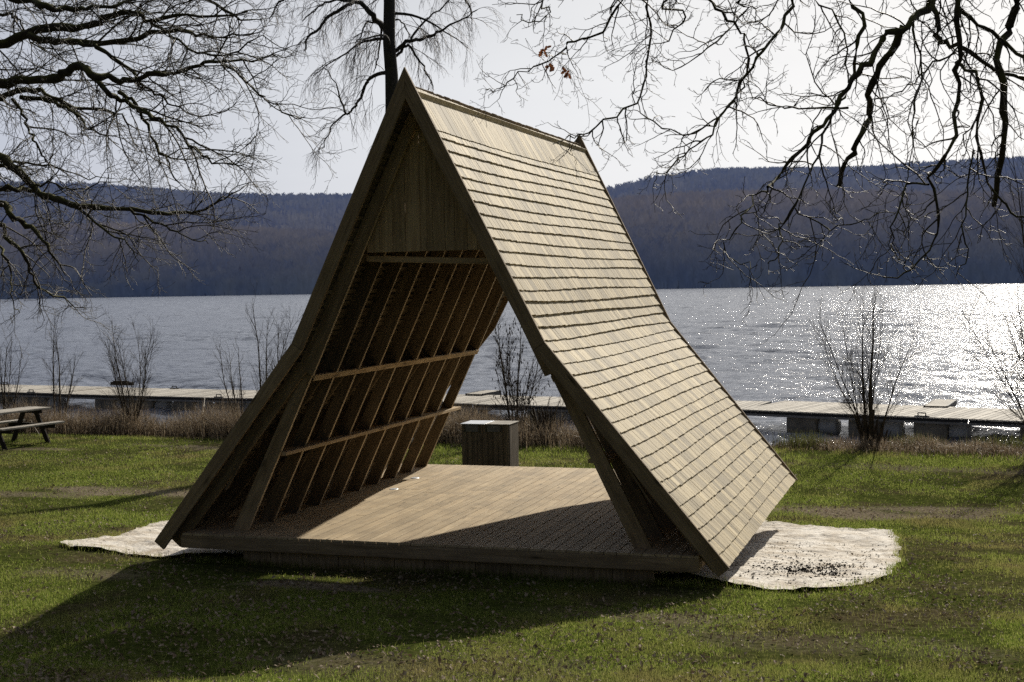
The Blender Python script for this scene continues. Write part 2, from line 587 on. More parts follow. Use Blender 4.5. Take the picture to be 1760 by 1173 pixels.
# faceted chop where single waves get smaller than the eye can tell
wz = wz * gust + wr.normal(0, 1, wz.shape) * np.clip(spc - .2, 0, 3) * .022
nrow, ncol = wz.shape
v = np.stack([wx, np.maximum(wy, 17.9), wz + WATER_Z], -1).reshape(-1, 3)
i = (np.arange(nrow - 1)[:, None] * ncol + np.arange(ncol - 1)[None, :]).ravel()
tag(np_mesh('lake', v, np.stack([i, i + 1, i + ncol + 1, i + ncol], -1), M_WATER, smooth=True), kind='structure')


def shore_depth(px):
    return np.interp(px, [-600, 130, 600, 1130, 1740, 2400], [1150, 1060, 960, 820, 700, 640])


# skyline of the near wooded slope and of the ridge behind it, read off the photo (px -> py of the tree tops)
NEAR_TOP = ([-600, 0, 150, 300, 450, 600, 800, 1060, 1250, 1500, 1760, 2400], [372, 378, 385, 392, 398, 398, 372, 338, 336, 338, 336, 330])
FAR_TOP = ([-600, 0, 200, 400, 600, 800, 1040, 1120, 1220, 1400, 1500, 1760, 2400], [300, 312, 318, 326, 336, 336, 322, 306, 294, 284, 280, 274, 262])
hill_rng = np.random.default_rng(3)


def pt_at(px, py_off, dist):
    """world xy at pixel column px and ground distance dist along view"""
    P = CAM + ray(px, 486) * dist
    return P[0], P[1]


def build_hill(name, d0f, d1f, top, tree_h, mat):
    n, k = 90, 16
    V = []
    for i in range(n):
        px = -600 + 3000 * i / (n - 1)
        d0, d1 = d0f(px), d1f(px)
        zt = at_depth(px, float(np.interp(px, *top)), d1)[2] - tree_h
        for j in range(k + 3):
            t = min(j / k, 1)
            d = d0 + (d1 - d0) * t + (max(0, j - k)) * 120
            x, y = pt_at(px, 0, d)
            z = WATER_Z - .5 + (zt - WATER_Z) * (1 - (1 - t) ** 1.25) - max(0, j - k) * 14
            if j == 0: z = WATER_Z - 1.5
            V.append((x, y, z))
    kk = k + 3
    F = [(a * kk + b, (a + 1) * kk + b, (a + 1) * kk + b + 1, a * kk + b + 1) for a in range(n - 1) for b in range(kk - 1)]
    tag(np_mesh(name, V, F, mat, smooth=True), kind='structure')
    A = np.array(V).reshape(n, kk, 3)

    def sample(u, t):
        u = np.clip(u, 0, .9999) * (n - 1); t = np.clip(t, 0, .9999) * k
        i = u.astype(int); j = t.astype(int); fu = (u - i)[:, None]; ft = (t - j)[:, None]
        return (A[i, j] * (1 - fu) + A[i + 1, j] * fu) * (1 - ft) + (A[i, j + 1] * (1 - fu) + A[i + 1, j + 1] * fu) * ft
    return sample


near = build_hill('near_hill', lambda p: float(shore_depth(p)), lambda p: float(shore_depth(p)) + 420, NEAR_TOP, 15, M_HILL_NEAR)
far = build_hill('far_hill', lambda p: float(shore_depth(p)) + 380, lambda p: 1900., FAR_TOP, 12, M_HILL_FAR)


def forest(name, sample, cnt, hmin, hmax, nsl, mat, shoreline, label, conifer=0., wid=.5):
    u = hill_rng.random(cnt) ** 1.0
    # keep the part the photo can see and a margin
    u = .12 + u * .76
    t = hill_rng.random(cnt)
    ns = int(cnt * shoreline); t[:ns] = hill_rng.random(ns) ** 2 * .08
    nr = int(cnt * .26); t[-nr:] = .90 + hill_rng.random(nr) * .10
    P = sample(u, t)
    H = hmin + (hmax - hmin) * hill_rng.random(cnt)
    H *= .85 + .25 * np.sin(P[:, 0] * .011 + P[:, 1] * .013)
    con = hill_rng.random(cnt) < conifer
    verts = []
    # slivers: trunk + branches fanning upwards
    for s in range(nsl):
        if s == 0:
            b = P.copy(); h = H; w = np.full(cnt, wid * .8); dx = np.zeros(cnt)
            top = b + np.stack([dx, dx, h], -1)
            z0 = 0
        else:
            zz = H * (.25 + .6 * hill_rng.random(cnt))
            ang = hill_rng.random(cnt) * 2 * np.pi
            spread = np.where(con, (1 - zz / H) * .38, .16 + .1 * hill_rng.random(cnt)) * H
            b = P + np.stack([np.zeros(cnt), np.zeros(cnt), zz], -1)
            rise = np.where(con, -.05, .2 + .12 * hill_rng.random(cnt)) * H
            rise = np.minimum(rise, (H - zz) + .5)
            top = b + np.stack([np.cos(ang) * spread, np.sin(ang) * spread, rise], -1)
            w = wid * (.7 + 1.6 * hill_rng.random(cnt)) * np.where(con, 2.2, 1)
            b = b + np.stack([np.cos(ang + 1.5), np.sin(ang + 1.5), 0 * ang], -1) * 0
        side = np.stack([np.full(cnt, RIGHT[0]), np.full(cnt, RIGHT[1]), hill_rng.normal(0, .3, cnt)], -1)
        verts.append(np.stack([b - side * w[:, None], b + side * w[:, None], top], 1))
    V = np.concatenate(verts).reshape(-1, 3)
    o = np_mesh(name, V, np.arange(len(V)).reshape(-1, 3), mat)
    return tag(o, label, 'woods', kind='stuff')


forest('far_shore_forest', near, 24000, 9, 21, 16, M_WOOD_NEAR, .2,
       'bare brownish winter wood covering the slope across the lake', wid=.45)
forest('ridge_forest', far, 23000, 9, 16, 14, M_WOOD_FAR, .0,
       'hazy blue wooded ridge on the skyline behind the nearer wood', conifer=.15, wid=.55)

# ------------------------------------------------------------------ the shelter
KX, KZ, H, BX, BZ = 1.53, 2.30, 5.36, 3.50, -.11
DU = np.array([KX, KZ - H]); LU = np.linalg.norm(DU); DU = DU / LU            # upper slope direction (x,z)
DL = np.array([BX - KX, BZ - KZ]); LL = np.linalg.norm(DL); DL = DL / LL      # lower slope direction
NU = np.array([-DU[1], DU[0]]); NL = np.array([-DL[1], DL[0]])


def yf(z): return .2 * (1 - (z - BZ) / (H - BZ))
def yr(z): return 6.76 + .60 * (z - BZ) / (H - BZ)


shelter = empty('wooden_shelter', (0, 0, -.34), 'open A-frame timber shelter with flared shingled roof and plank deck on the lawn', 'shelter')


def roof_pt(s, off):
    R_ = .42
    u = (s - LU) / R_
    if u <= -1: p = np.array([0, H]) + DU * s; d = DU
    elif u >= 1: p = np.array([KX, KZ]) + DL * (s - LU); d = DL
    else:
        t = (u + 1) / 2                       # quadratic blend so the courses sweep through the bend
        a = np.array([KX, KZ]) - DU * R_; c = np.array([KX, KZ]) + DL * R_; b = np.array([KX, KZ])
        p = a * (1 - t) ** 2 + b * 2 * t * (1 - t) + c * t * t
        d = DU * (1 - t) + DL * t; d = d / np.linalg.norm(d)
    n = np.array([-d[1], d[0]])
    if abs(u) < 1: p = p - n * .016 * (1 - u * u)
    return p + n * off, d, n


BASE = -.018
for sg, nm in ((1, 'shingle_roof'), (-1, 'shingle_roof')):
    B = Boards()
    courses = [(.80, .56, .50), (.895, .30, .095)]
    s = .895
    while s + .157 < LU + .01:
        s += .157; courses.append((s, .30, .157))
    while s < LU + LL - .18:
        s += .1645; courses.append((s, .30, .1645))
    courses.append((LU + LL - .012, .30, .16))
    for ci, (s, ln, ex) in enumerate(courses):
        if ci == 0: s0 = s
        top = roof_pt(max(s, .0), 0)[0][1]
        y0, y1 = yf(top) + .022, yr(top) - .022
        y = y0
        ph = random.random() * 6
        while y < y1 - .005:
            w = random.choice((.07, .09, .11, .13, .16)) * random.uniform(.9, 1.15)
            if y + w > y1 - .03: w = y1 - y
            ya, yb = y + random.uniform(.002, .011), y + w - .002
            sag = .012 * math.sin((y - y0) * .9 + ph) + .022 * math.exp(-(y - y0) / .5)
            sb = s + random.uniform(-.005, .005) - sag * (0 if ci == len(courses) - 1 else 1)
            p, d, n = roof_pt(s, 0)
            base = p + d * (sb - s)
            th = .031 + random.uniform(-.003, .003)
            lift = random.uniform(-.0004, .0006)
            o_ = base + n * (BASE + lift); i_ = base + n * (BASE - th + lift)
            tp = base - d * ln
            to, ti = tp + n * (BASE - .036 * ln / .30), tp + n * (BASE - .044 * ln / .30)
            if ci == 0: to, ti = tp + n * (BASE - .03), tp + n * (BASE - .04)
            skew = random.uniform(-.0015, .0015)
            c = []
            for (q, yy) in ((i_, ya), (o_, ya), (o_, yb), (i_, yb)):
                c.append((sg * q[0], yy + skew, q[1]))
            for (q, yy) in ((ti, ya), (to, ya), (to, yb), (ti, yb)):
                c.append((sg * q[0], yy, q[1]))
            B.hexa(c)
            y += w
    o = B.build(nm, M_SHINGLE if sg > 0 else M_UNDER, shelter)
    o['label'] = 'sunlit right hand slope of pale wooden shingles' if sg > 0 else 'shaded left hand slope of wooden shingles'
    # battens under the shingles
    B = Boards()
    for (s, ln, ex) in courses:
        p, d, n = roof_pt(s - .05, 0)
        z = p[1]
        a = p + n * (BASE - .052)
        off = np.array([sg * a[0], 0, a[1]])
        y0, y1 = yf(z) + .045, yr(z) - .045
        B.board(off + np.array([0, y0, 0]), off + np.array([0, y1, 0]), (sg * d[0], 0, d[1]), .05, .024)
    B.build('battens', M_UNDER, shelter)

# ridge: the left slope's top boards run on past the ridge as a comb, with a shorter strip beside it
B = Boards()
y = yf(H) + .03
while y < yr(H) - .06:
    w = random.uniform(.10, .16); w = min(w, yr(H) - .03 - y)
    u = np.array([.447, .894]);
    t0 = np.array([-.075, 4.96]); t1 = np.array([.032, 5.175]) + random.uniform(-.004, .004)
    nn = np.array([.894, -.447]) * .011
    B.poly([t0 - nn, t0 + nn, t1 + nn, t1 - nn], y + .002, y + w - .001)
    y += w
B.build('ridge_comb', M_FRAME, shelter)
B = Boards()
for (y0, y1) in ((yf(H) + .03, 2.4), (2.405, 4.9), (4.905, yr(H) - .03)):
    t0 = np.array([.075, 4.985]); t1 = np.array([.128, 5.092]); nn = np.array([.894, -.447]) * .014
    B.poly([t0 - nn, t0 + nn, t1 + nn, t1 - nn], y0, y1)
B.build('ridge_batten', M_SHINGLE, shelter)

# barge boards
def line_poly(p0, d, n, s0, s1, w):
    a = p0 + d * s0; b = p0 + d * s1
    return [a, a - n * w, b - n * w, b]


for front in (True, False):
    yy = yf if front else yr
    for sg in (1, -1):
        th = .042
        def Y0(p, yy=yy): return yy(p[1]) - (th / 2) + (0 if front else 0)
        def Y1(p, yy=yy): return yy(p[1]) + (th / 2)
        B = Boards()
        wv = .155
        # upper board: vertical joint at the apex
        p = np.array([0, H])
        a, b = p, p + DU * LU
        inner_apex = np.array([0, H - wv / NU[0] * 1.0 * (1)]) if False else np.array([0.0, H - wv / DU[0] * 1.0])
        # bisector mitre at the kink
        nb = (NU + NL); nb /= np.linalg.norm(nb)
        kin = np.array([KX, KZ]) - nb * wv / np.dot(nb, NU)
        pts = [a, inner_apex, kin, b]
        B.poly([(sg * q[0] + (.0006 * sg if abs(q[0]) < 1e-6 else 0), q[1]) for q in pts], Y0, Y1)
        B.build('barge_board', M_FRAME, shelter, .003)
        B = Boards()
        g = .004
        a2 = np.array([KX, KZ]) + DL * g; k2 = kin + DL * g
        e = np.array([BX, BZ])
        B.poly([(sg * q[0], q[1]) for q in (a2, k2, e - NL * wv, e)], Y0, Y1)
        B.build('barge_board', M_FRAME, shelter, .003)

# frames
NF = 10
FY = [.50 + .648 * i for i in range(NF)]


def leg_x(z, inner):
    return (2.395 - .497 * z) if inner else (2.60 - .503 * z)


for i, y in enumerate(FY):
    for sg in (1, -1):
        B = Boards()
        ztop = 4.97
        B.poly([(sg * leg_x(ztop, 0), ztop), (sg * max(leg_x(ztop, 1), .004), ztop - (.0 if leg_x(ztop, 1) > 0 else .0)),
                (sg * leg_x(.002, 1), .002), (sg * leg_x(.002, 0), .002)], y, y + .045)
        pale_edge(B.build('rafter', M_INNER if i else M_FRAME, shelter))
        B = Boards()
        zt, zb = 4.9, 1.93
        dx = .006
        B.poly([(sg * leg_x(zt, 0), zt), (sg * (leg_x(zt, 1) - dx if leg_x(zt, 1) - dx > .005 else .005), zt),
                (sg * (leg_x(zb, 1) - dx), zb - .03), (sg * leg_x(zb, 0), zb + .05)], y - .082, y - .040)
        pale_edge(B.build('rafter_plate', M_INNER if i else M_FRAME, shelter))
        B = Boards()
        B.poly([(sg * leg_x(2.66, 0), 2.66), (sg * (leg_x(2.66, 1) + .02), 2.66), (sg * (leg_x(1.97, 1) + .02), 1.97),
                (sg * leg_x(1.97, 0), 1.97)], y - .039, y - .001)
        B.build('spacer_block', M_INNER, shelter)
        B = Boards()
        p0 = np.array([KX, KZ]) - NL * .085
        q = line_poly(p0, DL, NL, .23, LL - .05, .15)
        q[1] = q[1] - DL * .0
        B.poly([(sg * a[0], a[1]) for a in q], y - .085, y - .041)
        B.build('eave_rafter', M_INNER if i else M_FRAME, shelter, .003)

ym, ye = FY[0], FY[-1]
for sg in (1, -1):
    B = Boards()  # shelf plank
    c = np.array([sg * 1.995, 0, .945])
    B.board(c + [0, ym + .046, 0], c + [0, ye + .30, -.01], (1, 0, .0), .24, .045)
    B.build('shelf', M_CLAD, shelter, .004)
    B = Boards()
    c = np.array([sg * 1.485, 0, 1.865])
    B.board(c + [0, ym + .05, 0], c + [0, ye + .06, 0], (-.447 * sg, 0, .894), .075, .03)
    B.build('purlin', M_CLAD, shelter, .002)
    c = np.array([sg * 1.56, 0, 1.85])
    B = Boards()
    B.board(c + [0, ym + .05, 0], c + [0, ye + .04, 0], (1, 0, 0), .14, .025)
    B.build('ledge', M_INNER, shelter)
# diagonal wind braces behind the lower rafters
for sg in (1, -1):
    for i in range(NF - 1):
        B = Boards()
        B.board((sg * 2.08, FY[i] - .09, 1.35), (sg * 2.62, FY[i] - .09, .52), (0, 1, 0), .04, .022)
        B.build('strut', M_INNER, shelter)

for (yy, zb, flip) in ((.56, 3.335, 1), (6.40, 3.63, -1)):
    B = Boards()
    x = -leg_x(zb, 1) - .02
    while x < leg_x(zb, 1) + .02:
        w = random.uniform(.12, .19)
        x2 = min(x + w, leg_x(zb, 1) + .02)
        def zt(xx): return max(zb + .01, (2.60 - abs(xx)) / .503 - .20)
        xa, xb = x + .002, x2 - .002
        if xa < 0 < xb:
            B.poly([(xa, zb), (0, zb), (0, zt(0)), (xa, zt(xa))], yy, yy + .024)
            B.poly([(0.001, zb), (xb, zb), (xb, zt(xb)), (.001, zt(0))], yy, yy + .024)
        else:
            B.poly([(xa, zb), (xb, zb), (xb, zt(xb)), (xa, zt(xa))], yy, yy + .024)
        x = x2
    B.build('gable_cladding', M_CLAD, shelter, .002)
    B = Boards()
    yc = .66 if flip > 0 else 6.36
    B.board((-.80, yc, zb - .07), (.80, yc + .02, zb - (.135 if flip > 0 else .08)), (0, 0, 1), .07, .05)
    B.build('collar_beam', M_CLAD, shelter, .003)

# deck
DX0, DX1, DY0, DY1 = -3.13, 3.17, .215, 6.62
B = Boards()
x = DX0
while x < DX1 - .01:
    w = min(.142, DX1 - x)
    cut = random.uniform(1.5, 5.2)
    segs = [(DY0, cut - .002), (cut + .002, DY1)] if random.random() < .7 else [(DY0, DY1)]
    for a, b_ in segs:
        zz = random.uniform(-.0015, .001)
        B.hexa([(x + .0045, a, -.028), (x + w - .0045, a, -.028), (x + w - .0045, a, zz), (x + .0045, a, zz),
                (x + .0045, b_, -.028), (x + w - .0045, b_, -.028), (x + w - .0045, b_, zz), (x + .0045, b_, zz)])
    x += w
B.build('deck_boards', M_DECK, shelter, .0015)
for (a, b_) in (((DX0 - .02, .235, -.105), (DX1 - .0, .235, -.105)), ((DX0 - .02, 6.60, -.105), (DX1, 6.60, -.105))):
    B = Boards(); B.board(a, b_, (0, 0, 1), .148, .045); B.build('fascia_board', M_FRAME, shelter, .004)
for xx in (DX0 + .03, DX1 - .03):
    B = Boards(); B.board((xx, .26, -.105), (xx, 6.57, -.105), (0, 0, 1), .146, .04); B.build('fascia_board', M_FRAME, shelter, .004)
for yy in (.34, 6.4):
    B = Boards(); x = -2.36
    while x < 2.5:
        w = random.uniform(.26, .5)
        B.board((x + w / 2, yy, -.182), (x + w / 2, yy, -1.05 if yy > 3 else -.6), (1, 0, 0), w - .006, .06)
        x += w
    B.build('skirt_boards', M_DARKWOOD if False else M_FRAME, shelter, .004)
for xx in (-2.35, 0, 2.4):
    B = Boards(); B.board((xx, .40, -.33), (xx, 6.35, -.33), (0, 0, 1), .29, .12); B.build('bearer', M_DARKWOOD, shelter)
# screw discs on the deck
for (px, py) in ((713, 822), (677, 841)):
    p = on_z(px, py, 0)
    bm_v, bm_f = [], []
    nseg = 20
    for k in range(nseg): bm_v.append((p[0] + .055 * math.cos(k * 2 * math.pi / nseg), p[1] + .075 * math.sin(k * 2 * math.pi / nseg), .006))
    for k in range(nseg): bm_v.append((p[0] + .065 * math.cos(k * 2 * math.pi / nseg), p[1] + .085 * math.sin(k * 2 * math.pi / nseg), .0))
    bm_v.append((p[0], p[1], .008))
    tri = [(k, (k + 1) % nseg, 2 * nseg) for k in range(nseg)]
    quad = [(nseg + k, nseg + (k + 1) % nseg, (k + 1) % nseg, k) for k in range(nseg)]
    me = bpy.data.meshes.new('deck_cap'); me.from_pydata(bm_v, [], tri + quad)
    o = link_mesh('deck_cap', me, M_STEEL, shelter)

# ------------------------------------------------------------------ ground sheet
outline = [(105, 938), (150, 931), (195, 926), (232, 918), (240, 911), (285, 900), (330, 893)]
P = [on_ground(*q)[:2] for q in outline]
P += [np.array([-3.6, 6.0]), np.array([-2., 7.0]), np.array([2.5, 7.2])]
P += [on_ground(*q)[:2] for q in ((1318, 903), (1400, 908), (1470, 912), (1535, 915), (1543, 935), (1548, 962), (1535, 988),
                                  (1500, 1004), (1460, 1013), (1385, 1019), (1330, 1017), (1262, 1012), (1180, 990))]
P += [np.array([1.6, .9]), np.array([-1.5, .8])]
P += [on_ground(*q)[:2] for q in ((396, 957), (330, 957), (277, 961), (230, 957), (170, 949), (125, 944))]
P = np.array(P)
# resample outline with ragged edge
den = []
for i in range(len(P)):
    a, b_ = P[i], P[(i + 1) % len(P)]
    n = max(1, int(np.linalg.norm(b_ - a) / .08))
    for k in range(n):
        q = a + (b_ - a) * k / n
        den.append(q + RNG.normal(0, .012, 2) + .03 * np.array([math.sin(q[1] * 5), math.sin(q[0] * 4)]))
den = np.array(den)


def inside(pts, poly):
    x, y = pts[:, 0], pts[:, 1]
    c = np.zeros(len(pts), bool)
    n = len(poly)
    for i in range(n):
        x0, y0 = poly[i]; x1, y1 = poly[(i + 1) % n]
        cond = ((y0 > y) != (y1 > y)) & (x < (x1 - x0) * (y - y0) / (y1 - y0 + 1e-12) + x0)
        c ^= cond
    return c


from mathutils.geometry import delaunay_2d_cdt
gx, gy = np.meshgrid(np.arange(-6.2, 6.2, .07), np.arange(.2, 7.3, .07))
pts = np.stack([gx.ravel(), gy.ravel()], -1) + RNG.normal(0, .012, (gx.size, 2))
pts = pts[inside(pts, den)]
allp = [Vector(q) for q in den] + [Vector(q) for q in pts]
res = delaunay_2d_cdt(allp, [], [list(range(len(den)))], 1, 1e-5)
vv = np.array([(q[0], q[1]) for q in res[0]])
from mathutils import noise as mn
zz = gz(vv[:, 0], vv[:, 1]) + .018
dz = np.array([.045 * mn.noise(Vector((q[0] * 1.6, q[1] * 1.6, 3))) + .035 * abs(mn.noise(Vector((q[0] * 5 + q[1], q[1] * 4, 1)))) + .008 * mn.noise(Vector((q[0] * 14, q[1] * 11, 8))) for q in vv])
me = bpy.data.meshes.new('ground_sheet')
me.from_pydata([(a[0], a[1], z_ + d_ + .012) for a, z_, d_ in zip(vv, zz, dz)], [], [tuple(q) for q in res[2]])
for p_ in me.polygons: p_.use_smooth = True
o = link_mesh('ground_sheet', me, M_CLOTH)
tag(o, 'pale dirty fabric sheet spread on the lawn under the timber shelter', 'ground sheet')
# soil clods on the sheet
cv, cf = [], []
cc = on_ground(1395, 985)
for k in range(1500):
    if k < 900: q = cc[:2] + RNG.normal(0, 1, 2) * np.array([.36, .36])
    else: q = np.array([RNG.uniform(3.2, 5.3), RNG.uniform(.8, 4.6)])
    if not inside(q[None], den)[0]: continue
    r = RNG.uniform(.004, .014) if k > 900 else RNG.uniform(.004, .019)
    z0 = float(gz(*q)) + .04 + .03 * mn.noise(Vector((q[0] * 1.6, q[1] * 1.6, 3)))
    b = len(cv)
    for dv in ((1, 0, 0), (-.5, .87, 0), (-.5, -.87, 0), (0, 0, 1), (0, 0, -.6)):
        cv.append((q[0] + dv[0] * r * RNG.uniform(.6, 1.5), q[1] + dv[1] * r * RNG.uniform(.6, 1.5), z0 + dv[2] * r * .7))
    cf += [(b, b + 1, b + 3), (b + 1, b + 2, b + 3), (b + 2, b, b + 3), (b + 1, b, b + 4), (b + 2, b + 1, b + 4), (b, b + 2, b + 4)]
tag(np_mesh('soil_clods', cv, cf, simple('dark_soil', (.03, .022, .016), .95, 0, 30, .4)),
    'dark crumbs of soil scattered over the fabric sheet', 'soil', kind='stuff')

# ------------------------------------------------------------------ litter bin housing
z_l = .19
C = [on_z(791, 729, z_l), on_z(875.3, 730.2, z_l), on_z(899, 724.4, z_l), on_z(819, 722.7, z_l)]
ux = C[1] - C[0]; wid = float(np.linalg.norm(ux)); ux /= wid
uy = np.array([-ux[1], ux[0], 0]); dep = min(1.0, float(np.dot(C[2] - C[1], uy)))
cb = (C[0] + C[1]) / 2 + uy * dep / 2
gb = float(gz(cb[0], cb[1]))
bin_ = empty('bin_housing', (cb[0], cb[1], gb), 'boxy dark plank housing with two pale metal lids behind the deck', 'bin')
def bl(a, b_, z): return cb + ux * a + uy * b_ + np.array([0, 0, z - cb[2]])
hw, hd = wid / 2 - .02, dep / 2 - .02
B = Boards()
n = 9
for k in range(n):
    a = -hw + (k + .5) * 2 * hw / n
    B.board(bl(a, -hd, z_l - .02), bl(a, -hd, gb - .02), ux, 2 * hw / n - .008, .022)
    B.board(bl(a, hd, z_l - .02), bl(a, hd, gb - .02), ux, 2 * hw / n - .008, .022)
n = 7
for k in range(n):
    a = -hd + .02 + (k + .5) * (2 * hd - .04) / n
    B.board(bl(-hw, a, z_l - .02), bl(-hw, a, gb - .02), uy, (2 * hd - .04) / n - .008, .022)
    B.board(bl(hw, a, z_l - .02), bl(hw, a, gb - .02), uy, (2 * hd - .04) / n - .008, .022)
B.build('plank_body', M_BIN, bin_, .002)
B = Boards(); B.board(bl(0, -hd + .04, z_l - .1), bl(0, hd - .04, z_l - .1), ux, 2 * hw - .06, .02); B.build('inner_top', M_DARKWOOD, bin_)
for sgn in (-1, 1):
    B = Boards()
    a0, a1 = (-hw - .02, -.003) if sgn < 0 else (.003, hw + .02)
    B.board(bl((a0 + a1) / 2, -hd - .03, z_l), bl((a0 + a1) / 2, hd + .02, z_l), ux, a1 - a0, .014)
    lid = B.build('lid', M_STEEL if sgn < 0 else M_TABLE, bin_, .002)
    B = Boards()
    ac = sgn * hw * .46 - .04
    B.board(bl(ac - .13, -hd - .022, z_l - .085), bl(ac + .13, -hd - .022, z_l - .085), (0, 0, 1), .13, .012)
    pl = B.build('plate', M_PLATE, bin_)
    for e_ in (-.16, .16):
        T = Boards(); T.board(bl(ac + e_, -hd - .016, z_l - .03), bl(ac + e_, -hd - .016, z_l - .16), ux, .03, .008)
        T.build('hinge', M_HANDLE, bin_)

# ------------------------------------------------------------------ picnic table
foot = on_ground(79.7, 761)
D_T = float(np.dot(foot - CAM, FWD))
sc_t = 1.0
tc_ = at_depth(89, 700, D_T + .35)     # right end of the table top, near edge
TH = tc_[2] - float(gz(foot[0], foot[1]))
far_e = at_depth(0, 716.5, D_T - 1.1)
ax = far_e - tc_; ax[2] = 0; Ltop = 2.0; ax /= np.linalg.norm(ax)
ay = np.array([-ax[1], ax[0], 0])
if np.dot(ay, FWD) < 0: ay = -ay
gt = float(gz(foot[0], foot[1]))
ctr = tc_ + ax * Ltop / 2 + ay * .38; ctr[2] = gt
table = empty('picnic_table', ctr, 'weathered wooden picnic table with attached benches at the left edge of the lawn', 'picnic table')
def tp(a, b_, z): return ctr + ax * a + ay * b_ + np.array([0, 0, z])
B = Boards()
for k in range(5):
    b_ = -.38 + .076 + k * .152
    B.board(tp(-Ltop / 2, b_, TH - .02), tp(Ltop / 2, b_, TH - .02), ay, .146, .042)
B.build('tabletop', M_TABLE, table, .003)
SH = TH * .6
for s_ in (-1, 1):
    B = Boards()
    for k in (0, 1):
        b_ = s_ * (.70 + (k - .5) * .13)
        B.board(tp(-Ltop / 2 - .0, b_, SH - .02), tp(Ltop / 2, b_, SH - .02), ay, .125, .042)
    B.build('bench', M_TABLE, table, .003)
for e_ in (-.68, .68):
    B = Boards(); B.board(tp(e_, -.80, SH - .09), tp(e_, .80, SH - .09), (0, 0, 1), .11, .045); B.build('cross_beam', M_DARKWOOD, table, .003)
    B = Boards(); B.board(tp(e_, -.36, TH - .085), tp(e_, .36, TH - .085), (0, 0, 1), .09, .045); B.build('cross_beam', M_DARKWOOD, table, .003)
    for s_ in (-1, 1):
        B = Boards(); B.board(tp(e_ + .048, s_ * .20, TH - .05), tp(e_ + .048, s_ * .62, -.03), ay, .13, .045)
        B.build('leg', M_DARKWOOD, table, .003)

# ------------------------------------------------------------------ floating jetty
JZ = -1.0
JW = 3.3
# two straight runs meeting in a slight bend
RUNS = []
pA, pB, pC = np.array([12.6, 23.08, 0]), np.array([-.3, 27.05, 0]), np.array([-37.0, 32.0, 0])
for a_, b__, n_ in ((pA, pB, 2), (pB, pC, 4)):
    d_ = (b__ - a_); L_ = np.linalg.norm(d_); d_ /= L_
    n2_ = np.array([-d_[1], d_[0], 0]);  n2_ = n2_ if n2_[1] > 0 else -n2_
    for m_ in range(n_): RUNS.append((a_ + d_ * L_ * m_ / n_, d_, n2_, L_ / n_))
jd, jn = RUNS[3][1], RUNS[3][2]


def jetty_module(k, label):
    start, jd, jn, MODL = RUNS[k]
    t = empty('floating_jetty', start + jd * MODL * .5 + np.array([0, 0, JZ]), label, 'jetty', 'floating jetty sections along the shore')
    o0 = start + jd * .02
    L = MODL - .04
    dz = (0, 0, -.035, -.02, -.03, -.01)[k]
    def q(a, b_, z): return o0 + jd * a + jn * b_ + np.array([0, 0, JZ + z + dz])
    B = Boards()
    a = .0
    while a < L - .05:
        w = .19
        B.board(q(a + w / 2, 0.02, -.02), q(a + w / 2, JW - .02, -.02 + random.uniform(-.003, .003)), jd, w - .022, .035)
        a += w
    B.build('deck_planks', M_JETTY, t)
    for b_ in (-.015, JW):
        B = Boards(); B.board(q(0, b_, -.066), q(L, b_, -.066), (0, 0, 1), .085, .05); B.build('edge_beam', M_RUBBER, t, .004)
        B = Boards(); B.board(q(0, b_ + (.03 if b_ == 0 else -.03), -.142), q(L, b_ + (.03 if b_ == 0 else -.03), -.142), (0, 0, 1), .062, .06)
        B.build('frame_rail', M_RAILGREY, t)
    a = .62
    while a + 1.0 < L:
        # each float: a stained block with a pale drum beside it
        B = Boards(); B.hexa([q(a, .12, -.95), q(a, .12, -.175), q(a, 1.25, -.175), q(a, 1.25, -.95),
                              q(a + .95, .12, -.95), q(a + .95, .12, -.175), q(a + .95, 1.25, -.175), q(a + .95, 1.25, -.95)])
        fo = B.build('float', M_FLOAT, t, .06)
        fo.modifiers['bevel'].segments = 3
        T = Tubes()
        c0 = q(a - .02, .5, -.45); c1 = q(a - .55, .5, -.45)
        T.add([c0, c0 + (c1 - c0) * .9, c0 + (c1 - c0) * .97, c1], [.27, .27, .24, .02], 16)
        T.build('drum', M_FLOATL, t)
        a += 1.92
    for (a, b_) in ((1.2, .1), (1.2 + MODL / 2, JW - .12)):
        T = Tubes()
        c = [q(a, b_, 0), q(a, b_, .10), q(a + .22, b_, .10), q(a + .22, b_, 0)]
        T.add([c[0], c[1]], [.018, .018], 6); T.add([c[1], c[2]], [.018, .018], 6); T.add([c[2], c[3]], [.018, .018], 6)
        T.add([q(a - .1, b_, .012), q(a + .32, b_, .012)], [.02, .02], 5)
        T.build('cleat', M_HANDLE, t)
    return t


jl = ['floating jetty section of pale planks cut off by the right edge of the picture',
      'floating jetty section right of the shingled roof, with a finger pier behind it',
      'floating jetty section seen through the shelter opening, behind the catkin bush',
      'floating jetty section passing behind the left slope of the shelter',
      'floating jetty section behind the tall dry grass between picnic table and shelter',
      'floating jetty section beyond the picnic table at the left edge of the picture']
for k in range(6): jetty_module(k, jl[k])


